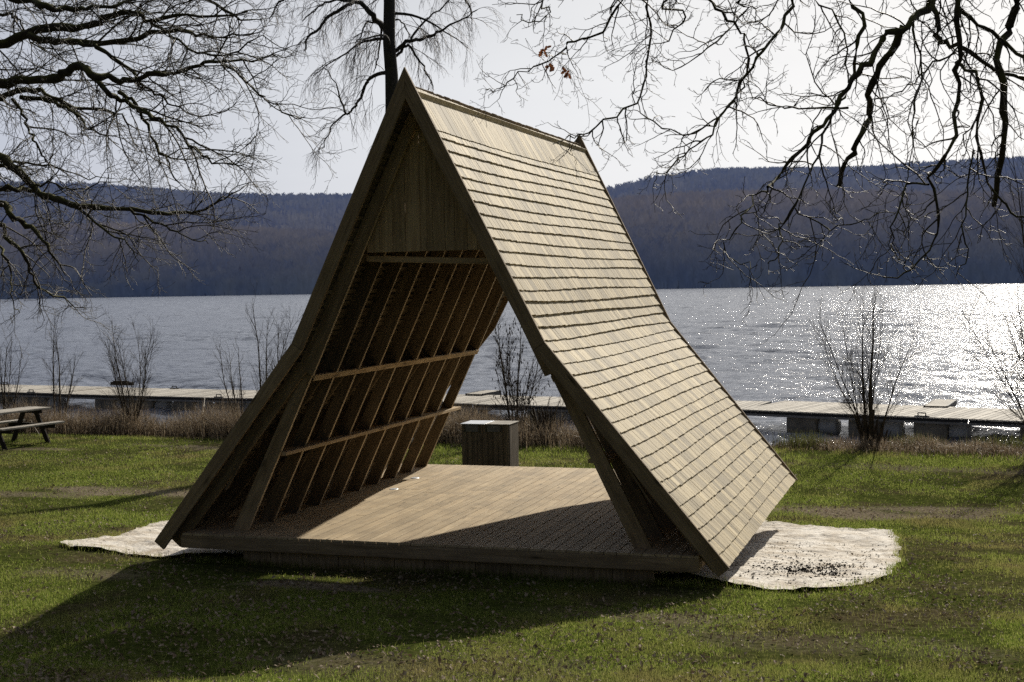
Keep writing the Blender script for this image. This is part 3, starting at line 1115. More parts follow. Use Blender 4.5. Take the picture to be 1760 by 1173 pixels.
def finger(px, py, L, w, lab, z=JZ + .03):
    p = on_z(px, py, z); t = empty('finger_pier', p, lab, 'pier', 'finger piers on the far side of the jetty')
    d = np.array([.12, 1, 0]); d /= np.linalg.norm(d); s = np.array([d[1], -d[0], 0])
    B = Boards(); a = 0
    while a < L: B.board(p + d * (a + .07) - s * w / 2, p + d * (a + .07) + s * w / 2, d, .135, .035); a += .145
    B.build('deck_planks', M_JETTY, t)
    for e in (-1, 1):
        B = Boards(); B.board(p + s * e * (w / 2 + .03) + np.array([0, 0, -.06]), p + d * L + s * e * (w / 2 + .03) + np.array([0, 0, -.06 + .0]), (0, 0, 1), .17, .05)
        B.build('edge_beam', M_RUBBER, t)
    B = Boards(); B.board(p + d * (L - .9) + np.array([0, 0, -.4]), p + d * (L) + np.array([0, 0, -.4]), (0, 0, 1), .5, w * .8); B.build('float', M_FLOAT, t, .04)
    return t


finger(1608, 699, 2.2, .6, 'narrow finger pier with dark edge jutting out beyond the jetty on the right')
finger(815, 678, 1.5, .6, 'narrow finger pier behind the catkin bush, seen through the shelter')
for (px, py, lab) in ((210, 662, 'low dark box lying on the jetty behind the many stemmed bush'),):
    p = on_z(px, py, JZ + .02)
    B = Boards(); B.board(p + jd * .55 + [0, 0, .06], p - jd * .55 + [0, 0, .06], (0, 0, 1), .14, .2)
    B.board(p + jd * .45 + [0, 0, .15], p - jd * .35 + [0, 0, .15], (0, 0, 1), .04, .12)
    tag(B.build('dark_crate', M_DARKWOOD, None, .01), lab, 'box')
# mooring rope from the jetty to the bank
T = Tubes(); a = on_z(352, 684, JZ); b_ = on_ground(338, 704)
T.add([a + (b_ - a) * t + np.array([0, 0, -.18 * math.sin(math.pi * t)]) for t in np.linspace(0, 1, 8)], [.012] * 8, 5)
tag(T.build('mooring_rope', M_ROPE), 'thin pale rope running from the jetty down to the bank left of the shelter', 'rope')

# ------------------------------------------------------------------ trees: growth
def wander(p, d, L, n, amp, grav, up, rng):
    pts = [p]
    d = d / np.linalg.norm(d)
    st = L / n
    for i in range(n):
        d = d + rng.normal(0, amp, 3) + np.array([0, 0, grav + up * i / n])
        d /= np.linalg.norm(d)
        pts.append(pts[-1] + d * st)
    return np.array(pts)


def spawn(path, rad, lv, spec, T, rng, forward=.55, tmin=0.08):
    """spec[lv] = (spacing, length, radius, nseg, amp, grav, up, angle, sides)"""
    if lv >= len(spec): return
    sp, Ln, r0, ns, amp, grav, up, ang, sides = spec[lv]
    seg = np.linalg.norm(np.diff(path, axis=0), axis=1)
    cum = np.concatenate([[0], np.cumsum(seg)]); tot = cum[-1]
    s = tot * tmin + rng.random() * sp
    while s < tot:
        i = min(np.searchsorted(cum, s) - 1, len(path) - 2); i = max(i, 0)
        f = (s - cum[i]) / max(seg[i], 1e-6)
        p = path[i] + (path[i + 1] - path[i]) * f
        t = (path[i + 1] - path[i]) / max(seg[i], 1e-6)
        q = rng.normal(0, 1, 3); q -= t * np.dot(q, t); q /= np.linalg.norm(q) + 1e-9
        a = ang * rng.uniform(.6, 1.3)
        d = t * math.cos(a) + q * math.sin(a)
        taper = 1 - .6 * (s / tot)
        L = Ln * rng.uniform(.45, 1.3) * taper
        r = min(r0 * rng.uniform(.7, 1.2), np.interp(s, cum, rad) * .8)
        pp = wander(p, d, L, ns, amp, grav, up, rng)
        rr = np.linspace(r, max(r * .35, .0016), len(pp))
        T.add(pp, rr, sides)
        spawn(pp, rr, lv + 1, spec, T, rng, tmin=.15)
        s += sp * rng.uniform(.5, 1.5)


def smooth_path(P, n, jit, rng):
    P = np.array(P, float)
    k = len(P)
    t = np.arange(k)
    tt = np.linspace(0, k - 1, n)
    out = []
    for a in tt:
        i = min(int(a), k - 2); f = a - i
        p0 = P[max(i - 1, 0)]; p1 = P[i]; p2 = P[i + 1]; p3 = P[min(i + 2, k - 1)]
        out.append(.5 * ((2 * p1) + (-p0 + p2) * f + (2 * p0 - 5 * p1 + 4 * p2 - p3) * f * f + (-p0 + 3 * p1 - 3 * p2 + p3) * f ** 3))
    out = np.array(out)
    out[1:-1] += rng.normal(0, jit, (n - 2, 3))
    return out


def traced(pxs, sx, ox, oy, d0, d1):
    n = len(pxs)
    return [at_depth(ox + a * sx, oy + b_ * sx, d0 + (d1 - d0) * (i / (n - 1)) + .18 * math.sin(i * 2.1 + ox + a)) for i, (a, b_) in enumerate(pxs)]


def px_r(w, d): return w / F_PX * d / 2      # half width in metres of w photo pixels at depth d


def big_tree(name, label, base, trunk_r, trunk_top, limbs, spec, mat, tmat, seed, cat='tree', mincross=None):
    rng = np.random.default_rng(seed)
    zb = float(gz(base[0], base[1])) - .1
    t = empty(name, (base[0], base[1], zb + .1), label, cat)
    T = Tubes()
    pts = smooth_path([(base[0], base[1], zb), (base[0] + .1, base[1] + .05, zb + trunk_top * .35), (base[0] - .05, base[1] + .1, zb + trunk_top * .7),
                       (base[0], base[1], zb + trunk_top)], 16, .02, rng)
    rr = np.interp(np.linspace(0, 1, 16), [0, .06, .5, 1], [trunk_r * 1.5, trunk_r, trunk_r * .8, trunk_r * .35])
    T.add(pts, rr, 14)
    T.build('trunk', mat, t)
    TW = Tubes()
    for (P, w0, w1, join) in limbs:
        P = list(P)
        if join is not None:
            P = [np.array([base[0], base[1], zb + join]), (np.array([base[0], base[1], zb + join]) * .45 + P[0] * .55 + np.array([0, 0, .25]))] + P
            radk = [w0 * 1.9, w0 * 1.35]
        else: radk = []
        n = max(10, int(len(P) * 3.2))
        path = smooth_path(P, n, .012, rng)
        k = len(P)
        rk = np.array(radk + list(np.linspace(w0, w1, k - len(radk)))) * (.92 if base[0] > 0 else .86)
        rad = np.interp(np.linspace(0, k - 1, n), np.arange(k), rk)
        rad = rad * (1 + .12 * rng.normal(0, 1, n).clip(-1.5, 1.5))
        L = Tubes(); L.add(path, rad, 8); L.build('branch', mat, t)
        spawn(path, rad, 0, spec, TW, rng, tmin=.04 if join is None else .1)
    TW.build('twigs', tmat, t)
    return t


# left oak: limbs reach in from the left above the lawn
s1 = .3409
LD0, LD1 = 13.2, 12.6
def LT(pts, d0=LD0, d1=LD1): return traced(pts, s1, 0, 0, d0, d1)
left_limbs = [
    (LT([(-80, 215), (100, 180), (240, 145), (380, 140), (480, 120), (560, 80), (690, 65), (740, 100), (900, 80), (1100, 80), (1250, 60)]), .058, .008, 6.2),
    (LT([(150, 180), (260, 210), (400, 215), (660, 205), (760, 165), (900, 155), (1000, 180), (1150, 190), (1280, 170)]), .045, .006, None),
    (LT([(-80, 415), (100, 395), (250, 400), (330, 360), (400, 335), (460, 370), (560, 400), (660, 405), (760, 375), (880, 370), (1000, 330), (1100, 310), (1250, 310), (1400, 290)], 13.0, 12.0), .062, .007, 5.6),
    (LT([(1120, 330), (1200, 370), (1270, 440), (1350, 500), (1430, 570), (1520, 600)], 12.2, 12.0), .016, .004, None),
    (LT([(480, 400), (530, 450), (600, 510), (700, 550), (780, 600), (870, 640), (950, 720), (1020, 790), (1120, 830), (1230, 830)], 12.8, 11.6), .035, .005, None),
    (LT([(600, 465), (680, 520), (720, 600), (800, 740), (850, 830), (900, 920), (950, 960)], 12.8, 12.6), .022, .004, None),
    (LT([(-80, 490), (60, 465), (200, 460), (300, 510), (420, 550), (560, 560), (640, 620), (700, 740)], 13.8, 13.6), .04, .005, 5.4),
    (LT([(100, 490), (230, 510), (340, 540), (400, 600), (480, 660), (600, 730)], 13.8, 13.2), .028, .005, None),
    (LT([(60, 500), (110, 570), (140, 650), (180, 720), (230, 800), (250, 860)], 13.8, 13.8), .022, .006, None),
    (LT([(-80, -60), (150, 0), (220, 30), (340, 45), (460, 40), (560, 30), (700, 0), (860, -20)], 12.6, 12.2), .045, .006, 7.0),
    (LT([(400, 215), (480, 240), (560, 290), (660, 350), (720, 430), (800, 480), (880, 540), (1000, 580), (1100, 590)], 13, 12.4), .028, .004, None),
    (LT([(760, 100), (860, 180), (1000, 260), (1150, 280), (1300, 200), (1450, 250)], 12.6, 12.2), .018, .004, None),
    (LT([(-80, -150), (200, -90), (500, -60), (800, -50), (1050, 0), (1200, 90), (1320, 100)], 14, 13.4), .05, .005, 7.4),
    (LT([(-60, 60), (40, 70), (90, 90), (120, 160), (220, 260), (420, 340)], 13.6, 13.2), .02, .004, 6.0),
]
oak_spec = [(.17, 1.15, .0085, 9, .15, -.03, .0, .72, 4),
            (.085, .48, .0046, 6, .2, -.01, .02, .75, 3),
            (.058, .17, .0027, 3, .25, 0, .03, .8, 3)]
big_tree('oak_tree', 'bare oak whose upper limbs reach across the sky from the left edge', (-5.9, -4.4), .33, 9.5, left_limbs, oak_spec, M_OAK, M_TWIG, 21)
# a second, mossier tree low at the left edge
low_limbs = [
    (LT([(-80, 780), (80, 870), (180, 950), (260, 1000), (360, 1030), (480, 1050), (650, 1050), (800, 1070), (920, 1080), (1010, 1060), (1120, 1000), (1230, 940)], 14, 13), .055, .005, 3.7),
    (LT([(-80, 960), (40, 955), (130, 955), (250, 1000)], 14.3, 14), .035, .02, 3.4),
    (LT([(-80, 1020), (60, 1080), (130, 1130), (200, 1190), (260, 1290), (330, 1390)], 14.2, 13.8), .05, .006, 3.2),
    (LT([(360, 1030), (450, 1100), (560, 1180), (640, 1230), (700, 1320)], 13.6, 13.2), .02, .004, None),
    (LT([(650, 1050), (760, 1110), (850, 1150), (960, 1200), (1050, 1230)], 13.2, 13.0), .016, .004, None),
    (LT([(-80, 1120), (30, 1200), (120, 1290), (160, 1390), (240, 1480), (330, 1520), (440, 1560)], 14.2, 14.4), .03, .005, 3.0),
    (LT([(-40, 840), (60, 820), (160, 830), (300, 850), (420, 890), (560, 900)], 14.4, 14), .02, .004, 3.9),
    (LT([(160, 940), (280, 930), (380, 960), (520, 930), (640, 900)], 13.9, 13.5), .014, .004, None),
    (LT([(-80, 1240), (20, 1300), (60, 1400), (50, 1500), (100, 1580)], 14.6, 14.6), .02, .004, 2.8),
]
big_tree('oak_tree', 'mossy low limbed tree reaching in below the first oak, over the picnic table', (-8.1, -2.7), .26, 7.5, low_limbs, oak_spec, M_OAK, M_TWIG, 22)

# right oak
s3 = .4318
def RT(pts, d0=9.6, d1=9.6): return traced(pts, s3, 1000, 0, d0, d1)
right_limbs = [
    (RT([(1560, -160), (1400, 0), (1340, 60), (1280, 110), (1200, 140), (1150, 250), (1060, 330), (1000, 440), (930, 530), (850, 610), (790, 690), (740, 745)], 9.6, 9.2), .032, .010, 6.0),
    (RT([(1280, 110), (1220, 220), (1150, 340), (1145, 450), (1100, 560), (1060, 640), (1020, 745)], 9.6, 9.9), .030, .018, None),
    (RT([(1490, -80), (1490, 0), (1500, 200), (1495, 380), (1465, 600), (1380, 690), (1420, 860), (1400, 970), (1290, 1090), (1200, 1105)], 9.0, 8.8), .022, .004, 5.6),
    (RT([(1760, -80), (1740, 0), (1700, 120), (1655, 230), (1685, 400), (1670, 600), (1640, 820)], 9.2, 9.4), .038, .020, 5.7),
    (RT([(1510, 40), (1600, 110), (1700, 190), (1800, 290)], 9.3, 9.0), .016, .012, None),
    (RT([(1400, 0), (1415, 130), (1430, 180), (1500, 180), (1650, 280), (1800, 320)], 9.5, 9.3), .024, .012, None),
    (RT([(1130, -80), (1125, 80), (1080, 220), (1075, 330), (1010, 420)], 9.9, 9.9), .018, .009, 6.4),
    (RT([(880, -80), (840, 0), (800, 100), (740, 190), (650, 300), (600, 400), (530, 490), (480, 570), (400, 620), (330, 690), (300, 680)], 10.2, 9.6), .015, .004, 6.4),
    (RT([(470, -80), (500, 0), (560, 60), (640, 140), (660, 220), (650, 330), (590, 420), (500, 510), (340, 520), (240, 450), (225, 400)], 10.0, 10.2), .013, .004, 6.6),
    (RT([(260, -80), (265, 0), (280, 120), (265, 260), (230, 390), (100, 480), (0, 535), (-45, 545), (-115, 575)], 10.3, 10.1), .012, .004, 6.6),
    (RT([(225, -60), (160, 0), (90, 120), (0, 160), (-60, 185), (-105, 230), (-190, 265), (-280, 320), (-330, 355), (-385, 360)], 10.6, 10.8), .013, .003, 6.8),
    (RT([(1490, 250), (1580, 320), (1570, 560), (1640, 760), (1720, 850), (1780, 880)], 9.1, 9.0), .014, .006, None),
    (RT([(740, 745), (690, 780), (640, 860), (600, 940), (560, 980), (620, 1040), (700, 1055)], 9.2, 9.0), .007, .003, None),
    (RT([(1000, 440), (960, 560), (900, 700), (850, 830), (790, 900), (790, 1000), (740, 1050)], 9.5, 9.1), .010, .004, None),
    (RT([(1380, 735), (1300, 735), (1255, 850), (1230, 960), (1250, 1030), (1290, 1040)], 8.9, 8.8), .009, .003, None),
    (RT([(1060, 430), (900, 430), (800, 440), (700, 400), (640, 330)], 9.6, 9.7), .009, .003, None),
    (RT([(1490, 210), (1400, 250), (1330, 320), (1240, 380), (1130, 400)], 9.2, 9.4), .009, .003, None),
    (RT([(1000, -60), (1010, 60), (1050, 180), (1060, 330)], 9.8, 9.7), .009, .005, 6.5),
    (RT([(700, -60), (660, 40), (600, 110), (500, 190), (380, 280), (280, 240)], 10.3, 10.3), .010, .003, 6.7),
    (RT([(1320, 90), (1350, 250), (1330, 420), (1310, 600), (1290, 730)], 9.6, 9.3), .010, .003, None),
    (RT([(850, 830), (960, 900), (1060, 900), (1160, 860), (1250, 850)], 9.2, 9.0), .006, .003, None),
    (RT([(1560, 600), (1530, 760), (1520, 920), (1530, 1020), (1490, 1100)], 9.0, 8.9), .008, .003, None),
    (RT([(400, -60), (420, 60), (330, 160), (280, 180)], 10.0, 10.2), .009, .003, 6.8),
    (traced([(953, 97), (960, 106), (971, 113), (976, 122)], 1, 0, 0, 10.72, 10.7), .003, .002, None),
    (traced([(952, 99), (948, 106), (944, 112)], 1, 0, 0, 10.72, 10.7), .003, .002, None),
    (RT([(-60, -60), (-120, 40), (-200, 90), (-260, 60)], 10.8, 10.9), .008, .003, 7.0),
]
roak_spec = [(.13, .85, .0062, 9, .22, -.03, .03, .85, 4),
             (.085, .26, .0036, 5, .28, 0, .04, .8, 3),
             (.05, .06, .0032, 2, .25, 0, .05, .7, 3)]
RO = big_tree('oak_tree', 'bare oak whose gnarled branches hang down over the lake at the upper right', (9.4, -4.6), .38, 9.5, right_limbs, roak_spec, M_OAK, M_TWIG, 23)
# a few dry leaves still hanging
rng = np.random.default_rng(5)
lv, lf = [], []
for (px, py, d, k) in ((945, 113, 10.7, 5), (976, 124, 10.7, 6), (935, 82, 10.75, 4)):
    for _ in range(k):
        c = at_depth(px + rng.normal(0, 2.5), py + rng.normal(0, 2.5), d + rng.normal(0, .02))
        a = rng.normal(0, 1, 3); a /= np.linalg.norm(a); a[2] -= .8
        a /= np.linalg.norm(a)
        b_ = np.cross(a, rng.normal(0, 1, 3)); b_ /= np.linalg.norm(b_); nn = np.cross(a, b_)
        L = rng.uniform(.05, .085); w = L * .30
        bi = len(lv)
        # lobed outline with a fold
        prof = [(0, .1), (.18, .75), (.3, .45), (.48, 1.0), (.6, .6), (.78, .85), (.9, .4), (1.0, 0.02)]
        for (t_, ww) in prof:
            for sgn in (-1, 1): lv.append(c + a * L * t_ + b_ * sgn * w * ww + nn * (.25 * w * ww))
        for i in range(len(prof) - 1): lf.append((bi + 2 * i, bi + 2 * i + 1, bi + 2 * i + 3, bi + 2 * i + 2))
np_mesh('dry_leaves', lv, lf, M_OAKLEAF, RO)

# birch behind the shelter
def birch(bx, by, label, seed, h, lean, tr, crown_lo, density, name='birch_tree', traces=()):
    rng = np.random.default_rng(seed)
    zb = float(gz(bx, by)) if by < 19 else WATER_Z
    t = empty(name, (bx, by, zb), label, 'tree')
    T = Tubes()
    path = smooth_path([(bx, by, zb - .1), (bx + lean * .25, by, zb + h * .25), (bx + lean * .4, by, zb + h * .5), (bx + lean, by, zb + h)], 24, .012, rng)
    rad = np.interp(np.linspace(0, 1, 24), [0, .04, 1], [tr * 1.35, tr, tr * .25])
    T.add(path, rad, 12); T.build('trunk', M_BIRCH, t)
    TW = Tubes()
    BR = Tubes()
    spec = [(.20, 1.2, .010, 8, .12, -.13, -.05, .8, 3), (.13, .8, .0062, 6, .10, -.16, -.1, .6, 3), (.11, .34, .0045, 4, .12, -.12, -.1, .5, 3)]
    for (P, w0, w1) in traces:
        n = len(P) * 4
        pp = smooth_path(P, n, .015, rng)
        rr = np.linspace(w0, w1, n)
        BR = Tubes(); BR.add(pp, rr, 6); BR.build('branch', M_BIRCH, t)
        spawn(pp, rr, 0, spec, TW, rng, tmin=.1)
    for k in range(density):
        u = rng.uniform(crown_lo, .98)
        p = path[0] * 0 + np.array([np.interp(u, np.linspace(0, 1, 24), path[:, i]) for i in range(3)])
        az = rng.uniform(0, 2 * np.pi)
        d = np.array([math.cos(az), math.sin(az), rng.uniform(.1, .9)])
        L = rng.uniform(1.4, 3.0) * (1.15 - u * .4)
        pp = wander(p, d, L, 12, .1, -.02, -.09, rng)
        rr = np.linspace(.04, .008, 13)
        BR = Tubes(); BR.add(pp, rr, 6); BR.build('branch', M_BIRCH, t)
        spawn(pp, rr, 0, spec, TW, rng, tmin=.2)
    TW.build('twigs', M_BTWIG, t)
    return t


bp = on_ground(690, 770)
bd = float(np.dot(bp - CAM, FWD))
def BTr(pts, dd): return traced(pts, .2841, 400, 0, bd, bd + dd)
BT = [(BTr(p_, dd_), a_, b__) for p_, dd_, a_, b__ in (
    ([(915, 180), (840, 90), (790, 30), (740, 10), (690, 40), (590, 95), (520, 170), (450, 230), (435, 310)], -1.2, .075, .02),
    ([(740, 10), (620, 0), (520, 45), (420, 130)], .8, .04, .012),
    ([(900, 180), (880, 340), (850, 440)], .4, .03, .008),
    ([(935, 440), (850, 465), (810, 510), (770, 600), (730, 660), (685, 690), (620, 740), (570, 830), (540, 900)], 1.0, .05, .01),
    ([(685, 690), (650, 600), (620, 500), (540, 390)], .8, .03, .008),
    ([(980, 310), (1060, 250), (1150, 235), (1230, 205), (1300, 160), (1400, 110), (1480, 60)], -1.0, .055, .012),
    ([(1080, 235), (1160, 130), (1290, 20), (1340, -60)], .8, .032, .01),
    ([(990, 340), (1060, 280), (1130, 370), (1190, 470), (1215, 545)], -.8, .04, .012),
    ([(960, 130), (1010, 125), (1060, 190), (1085, 240)], .5, .025, .008),
    ([(890, 130), (800, 150), (780, 220), (740, 260)], -.8, .03, .008),
    ([(900, -60), (700, -120), (500, -100), (300, 0), (220, 120)], 1.5, .07, .012),
    ([(960, -80), (1150, -120), (1300, -90), (1420, 20), (1450, 120)], 1.5, .06, .012))]
birch(bp[0], bp[1], 'slender birch with drooping fine twigs rising straight behind the shelter apex', 31, 22, -.15, .27, .46, 22, traces=BT)

# ------------------------------------------------------------------ shore shrubs
def shrub(px, py, hpx, wpx, nst, label, seed, r0=.03, catkins=False, name='shrub', cat='shrub', dens=1.0, xy=None, h=None, spread=None, stool=0):
    rng = np.random.default_rng(seed)
    if xy is None:
        b = on_ground(px, py); d = float(np.dot(b - CAM, FWD)); h = hpx / F_PX * d; spread = wpx / F_PX * d / 2
    else:
        b = np.array([xy[0], xy[1], float(gz(*xy))])
    t = empty(name, b, label, cat)
    TW = Tubes(); ends = []
    spec = [(.155 / dens, h * .30, .0065, 8, .06, .01, .02, .42, 4), (.15 / dens, h * .13, .0048, 5, .09, .01, .02, .45, 3), (.15, h * .05, .0036, 3, .1, 0, .02, .5, 3)]
    stems = []
    for k in range(nst):
        az = rng.uniform(0, 2 * np.pi) if nst > 1 else 0
        rr_ = (k / max(nst - 1, 1)) ** .7
        lean = spread / h * rr_
        p0 = b + np.array([math.cos(az), math.sin(az), 0]) * rng.uniform(0.02, .13) * (nst > 1)
        d0 = np.array([math.cos(az) * lean * 1.15, math.sin(az) * lean * 1.15, 1])
        L = h * rng.uniform(.72, 1.0) * (1 - .12 * rr_) * math.sqrt(1 + lean * lean) * (1.0 if k else 1.02)
        pp = wander(p0 - np.array([0, 0, .05]), d0, L, 14, .04, .0, .006, rng)
        r = r0 * (rng.uniform(.8, 1.1) if k < max(3, nst // 3) else rng.uniform(.3, .6))
        ra = np.linspace(r, .004, 15)
        S = Tubes(); S.add(pp, ra, 6); S.build('stem', M_SHRUB, t)
        spawn(pp, ra, 0, spec, TW, rng, tmin=.12)
    if stool:
        S = Tubes()
        for k in range(stool):
            az = rng.uniform(0, 2 * np.pi); q = rng.uniform(0, .27)
            p0 = b + np.array([math.cos(az) * q, math.sin(az) * q, -.08])
            pp = wander(p0, np.array([math.cos(az) * q * .9, math.sin(az) * q * .9, 1]), rng.uniform(.35, 1.05), 6, .07, 0, 0, rng)
            S.add(pp, np.linspace(rng.uniform(.025, .06), rng.uniform(.004, .03), 7), 6)
        tag(S.build('stool', M_SHRUB, t), kind='stuff')
    TW.build('twigs', M_SHRUB, t)
    if catkins:
        C = Tubes()
        allv = np.concatenate(TW.v)
        for k in range(420):
            p = allv[rng.integers(len(allv))]
            if p[2] < b[2] + h * .25: continue
            L = rng.uniform(.05, .09)
            C.add([p, p - [0, 0, L * .3], p - [rng.normal(0, .005), 0, L * .8], p - [0, 0, L]], [.004, .011, .010, .003], 4)
        tag(C.build('catkins', M_CATKIN, t), kind='stuff')
    return t


shrub(8, 708, 200, 90, 4, 'thin upright shrub cut by the left edge of the picture', 41, .03)
shrub(98, 738, 215, 110, 3, 'slim forked shrub right behind the picnic table', 42, .035)
shrub(228, 714, 225, 250, 9, 'wide bush of many spreading stems on the bank left of the shelter', 43, .032, stool=16)
shrub(412, 704, 190, 130, 4, 'sparse sapling leaning beside the left roof edge, leftmost of its clump', 44, .025)
shrub(450, 700, 250, 90, 3, 'tall straight sapling in the clump against the left roof edge', 45, .035)
shrub(478, 700, 250, 110, 3, 'tallest darker sapling closest to the left roof edge', 46, .035)
shrub(885, 730, 230, 150, 7, 'alder bush hung with dark catkins seen through the open shelter', 47, .04, catkins=True, dens=1.2)
shrub(935, 744, 100, 200, 16, 'squat bush with a thick dark stool just right of the bin housing', 48, .03, stool=45)
shrub(1498, 775, 310, 250, 8, 'big fan shaped bush of dark stems on the bank right of the roof', 49, .045, stool=24)
sx = on_ground(1800, 790)
shrub(1800, 790, 330, 260, 12, 'tangled bush leaning in from the right edge over the jetty', 50, .035)
# background shrubby tree rising behind the oak branches at the right edge
shrub(1800, 770, 640, 330, 4, 'tall fine twigged tree standing by the water at the right edge', 51, .05, name='young_tree', cat='tree', dens=.55)




# ------------------------------------------------------------------ blades: lawn grass, reeds, leaves
def blades(name, P, Hh, Wd, lean, mat, label, cat, rng, kind='stuff', two=False):
    n = len(P)
    az = rng.uniform(0, 2 * np.pi, n)
    side = np.stack([np.cos(az), np.sin(az), np.zeros(n)], -1)
    la = rng.uniform(0, 2 * np.pi, n)
    le = np.abs(rng.normal(0, lean, n))
    tip = np.stack([np.cos(la) * le, np.sin(la) * le, np.ones(n)], -1)
    tip /= np.linalg.norm(tip, axis=1)[:, None]
    top = P + tip * Hh[:, None]
    a = P - side * Wd[:, None] / 2; b = P + side * Wd[:, None] / 2
    if two:
        mid = P + (np.stack([np.cos(la) * le * .35, np.sin(la) * le * .35, np.ones(n)], -1)) * Hh[:, None] * .5
        top2 = top.copy(); top2[:, 2] -= Hh * le * .15
        V = np.stack([a, b, mid - side * Wd[:, None] * .4, mid + side * Wd[:, None] * .4, top2], 1).reshape(-1, 3)
        i = np.arange(n)[:, None] * 5
        Fq = np.concatenate([i + [0, 1, 3], i + [0, 3, 2], i + [2, 3, 4]])
        o = np_mesh(name, V, Fq, mat)
    else:
        V = np.stack([a, b, top], 1).reshape(-1, 3)
        o = np_mesh(name, V, np.arange(3 * n).reshape(-1, 3), mat)
    return tag(o, label, cat, kind=kind)


rng = np.random.default_rng(77)


def vnoise(x, y, s, seed=0):
    # smooth value noise
    r = np.random.default_rng(seed).random((64, 64))
    u = (x * s) % 64; v = (y * s) % 64
    i = u.astype(int) % 64; j = v.astype(int) % 64
    fu = u - np.floor(u); fv = v - np.floor(v); fu = fu * fu * (3 - 2 * fu); fv = fv * fv * (3 - 2 * fv)
    i2 = (i + 1) % 64; j2 = (j + 1) % 64
    return (r[i, j] * (1 - fu) + r[i2, j] * fu) * (1 - fv) + (r[i, j2] * (1 - fu) + r[i2, j2] * fu) * fv


def scatter(n, px0=-90, px1=1860, py0=735, py1=1230, margin_bottom=1.0):
    """points on the lawn with a density that falls off with distance from where one stands"""
    d = 7.2 * (46 / 7.2) ** rng.random(n)            # log-uniform distance
    s = rng.uniform(-.46, .46, n) * d
    x = CAM[0] + _sy * d + _cy * s; y = CAM[1] + _cy * d - _sy * s
    ok = (y < 18.4) & (y > -8)
    return x[ok], y[ok], d[ok]


x, y, d = scatter(1500000)
dens = .55 * vnoise(x, y, .7, 1) + .45 * vnoise(x, y, 2.1, 2)
keep = rng.random(len(x)) < np.clip((dens - .30) * 3.4, .07, 1)
# keep grass off the sheet and out from under the deck
pp = np.stack([x, y], -1)
on_sheet = np.zeros(len(x), bool)
cand = (np.abs(x) < 6.3) & (y > 0) & (y < 7.5)
on_sheet[cand] = inside(pp[cand], den)
under = (np.abs(x) < 2.4) & (y > .38) & (y < 6.4)
keep &= ~on_sheet & ~under & (rng.random(len(x)) > np.where(y < 1.2, np.clip(bare_at(x, y) - .0, 0, 1) * .9, bare_at(x, y) * .78))
x, y, d, dens = x[keep], y[keep], d[keep], dens[keep]
P = np.stack([x, y, gz(x, y) - .004], -1)
lush = np.clip(vnoise(x, y, .45, 3) * .8 + vnoise(x, y, 3, 4) * .5, 0, 1.2)
lush += .55 * np.exp(-((y - 16.3) / 1.6) ** 2)
Hh = (.014 + .034 * lush) * rng.uniform(.5, 1.5, len(x)) * (1 + .012 * (d - 8))
Wd = .0042 * (d / 10) ** .85 * rng.uniform(.7, 1.4, len(x))
blades('grass', P, Hh, Wd, .8, M_GRASS, 'short green winter lawn grass around the shelter', 'grass', rng)
# fringe of longer grass against the shelter, sheet edges
fx = []
for q in den[::1]:
    if q[1] < 1.5 or q[0] > 3 or q[0] < -3:
        for _ in range(16): fx.append(q + rng.normal(0, .035, 2))
fx = np.array(fx)
fr = np.concatenate([fx, np.stack([rng.uniform(-3.0, 3.2, 2500), rng.normal(.28, .03, 2500)], -1)])
P = np.stack([fr[:, 0], fr[:, 1], gz(fr[:, 0], fr[:, 1])], -1)
blades('grass_fringe', P, rng.uniform(.04, .13, len(P)), rng.uniform(.003, .006, len(P)), .45, M_GRASS, 'longer grass fringing the fabric sheet and the deck edge', 'grass', rng, two=True)

# fallen leaves
x, y, d = scatter(50000)
dn = vnoise(x, y, .6, 9) * .6 + vnoise(x, y, 1.7, 10) * .4
k = rng.random(len(x)) < np.clip((dn - .36) * 3, .16, 1) + bare_at(x, y)
on_sheet = np.zeros(len(x), bool); cand = (np.abs(x) < 6.3) & (y > 0) & (y < 7.5)
on_sheet[cand] = inside(np.stack([x, y], -1)[cand], den)
k &= ~(on_sheet & (rng.random(len(x)) < .85)) & ~((np.abs(x) < 2.4) & (y > .38) & (y < 6.4))
x, y, d = x[k], y[k], d[k]; n = len(x)
L = rng.uniform(.008, .03, n) * (1 + .012 * (d - 8)); az = rng.uniform(0, 2 * np.pi, n)
a = np.stack([np.cos(az), np.sin(az), rng.normal(0, .45, n)], -1) * L[:, None]
b = np.stack([-np.sin(az), np.cos(az), rng.normal(0, .45, n)], -1) * L[:, None] * .55
c = np.stack([x, y, gz(x, y) + rng.uniform(.008, .035, n)], -1)
up = np.zeros((n, 3)); up[:, 2] = L * .35
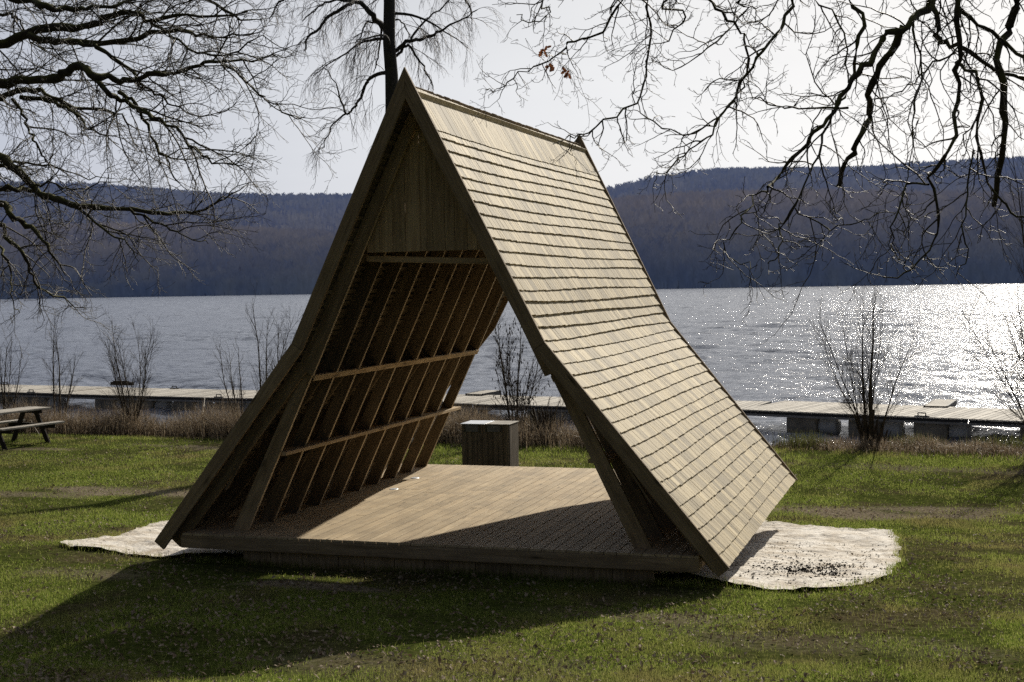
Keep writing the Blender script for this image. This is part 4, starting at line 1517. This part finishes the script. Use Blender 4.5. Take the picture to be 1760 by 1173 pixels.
V = np.stack([c - a, c - b + up, c + a, c + b + up * .6], 1).reshape(-1, 3)
tag(np_mesh('fallen_leaves', V, np.arange(4 * n).reshape(-1, 4), M_LEAF), 'dry fallen leaves littering the lawn', 'leaves', kind='stuff')

# dry reeds and brambles along the bank
n = 110000
x = rng.uniform(-34, 12, n); y = 18.3 + rng.normal(0, .55, n) + .25 * np.sin(x * .7)
cl = vnoise(x, y, .8, 12) * .6 + vnoise(x, y, 2.3, 13) * .4
left = np.clip((-x + 1.5) / 5, 0, 1)
k = rng.random(n) < np.clip((cl - .25) * 2.4 + left * .25, .12, 1)
x, y, cl, left = x[k], y[k], cl[k], left[k]; n = len(x)
Hh = (.09 + .40 * cl ** 1.8 + left * (.30 + .40 * cl)) * rng.uniform(.35, 1.3, n)
blades('dry_reeds', np.stack([x, y, np.maximum(gz(x, y), WATER_Z - .05)], -1), Hh, rng.uniform(.006, .016, n), .75, M_REED,
       'brown dry reeds and matted grass along the bank in front of the jetty', 'reeds', rng, two=True)
n = 5000
cx = rng.choice([4.9, 6.6, 7.4, 2.4, .6, -11.5, -18], n); x = cx + rng.normal(0, .32, n); y = 18.4 + rng.normal(0, .3, n)
blades('green_sedge', np.stack([x, y, gz(x, y)], -1), rng.uniform(.15, .55, n), rng.uniform(.008, .014, n), .6, M_SEDGE,
       'tufts of green sedge among the dry reeds on the bank', 'sedge', rng, two=True)
# bare bramble canes among the reeds
T = Tubes()
for k in range(2600):
    x = rng.uniform(-32, 10) if k % 3 else rng.uniform(-26, -1); y = 18.4 + rng.normal(0, .5)
    p = np.array([x, y, float(gz(x, y))])
    dd = np.array([rng.normal(0, .6), rng.normal(0, .4), rng.uniform(.3, 1.4)])
    L = rng.uniform(.4, 1.2) * (1.0 if x < 0 else .55)
    pp = wander(p, dd, L, 7, .14, -.03, -.09, rng); T.add(pp, np.linspace(.006, .002, 8), 3)
tag(T.build('bramble_canes', M_SHRUB), 'thin bare canes tangled among the dry reeds on the bank', 'brambles', kind='stuff')
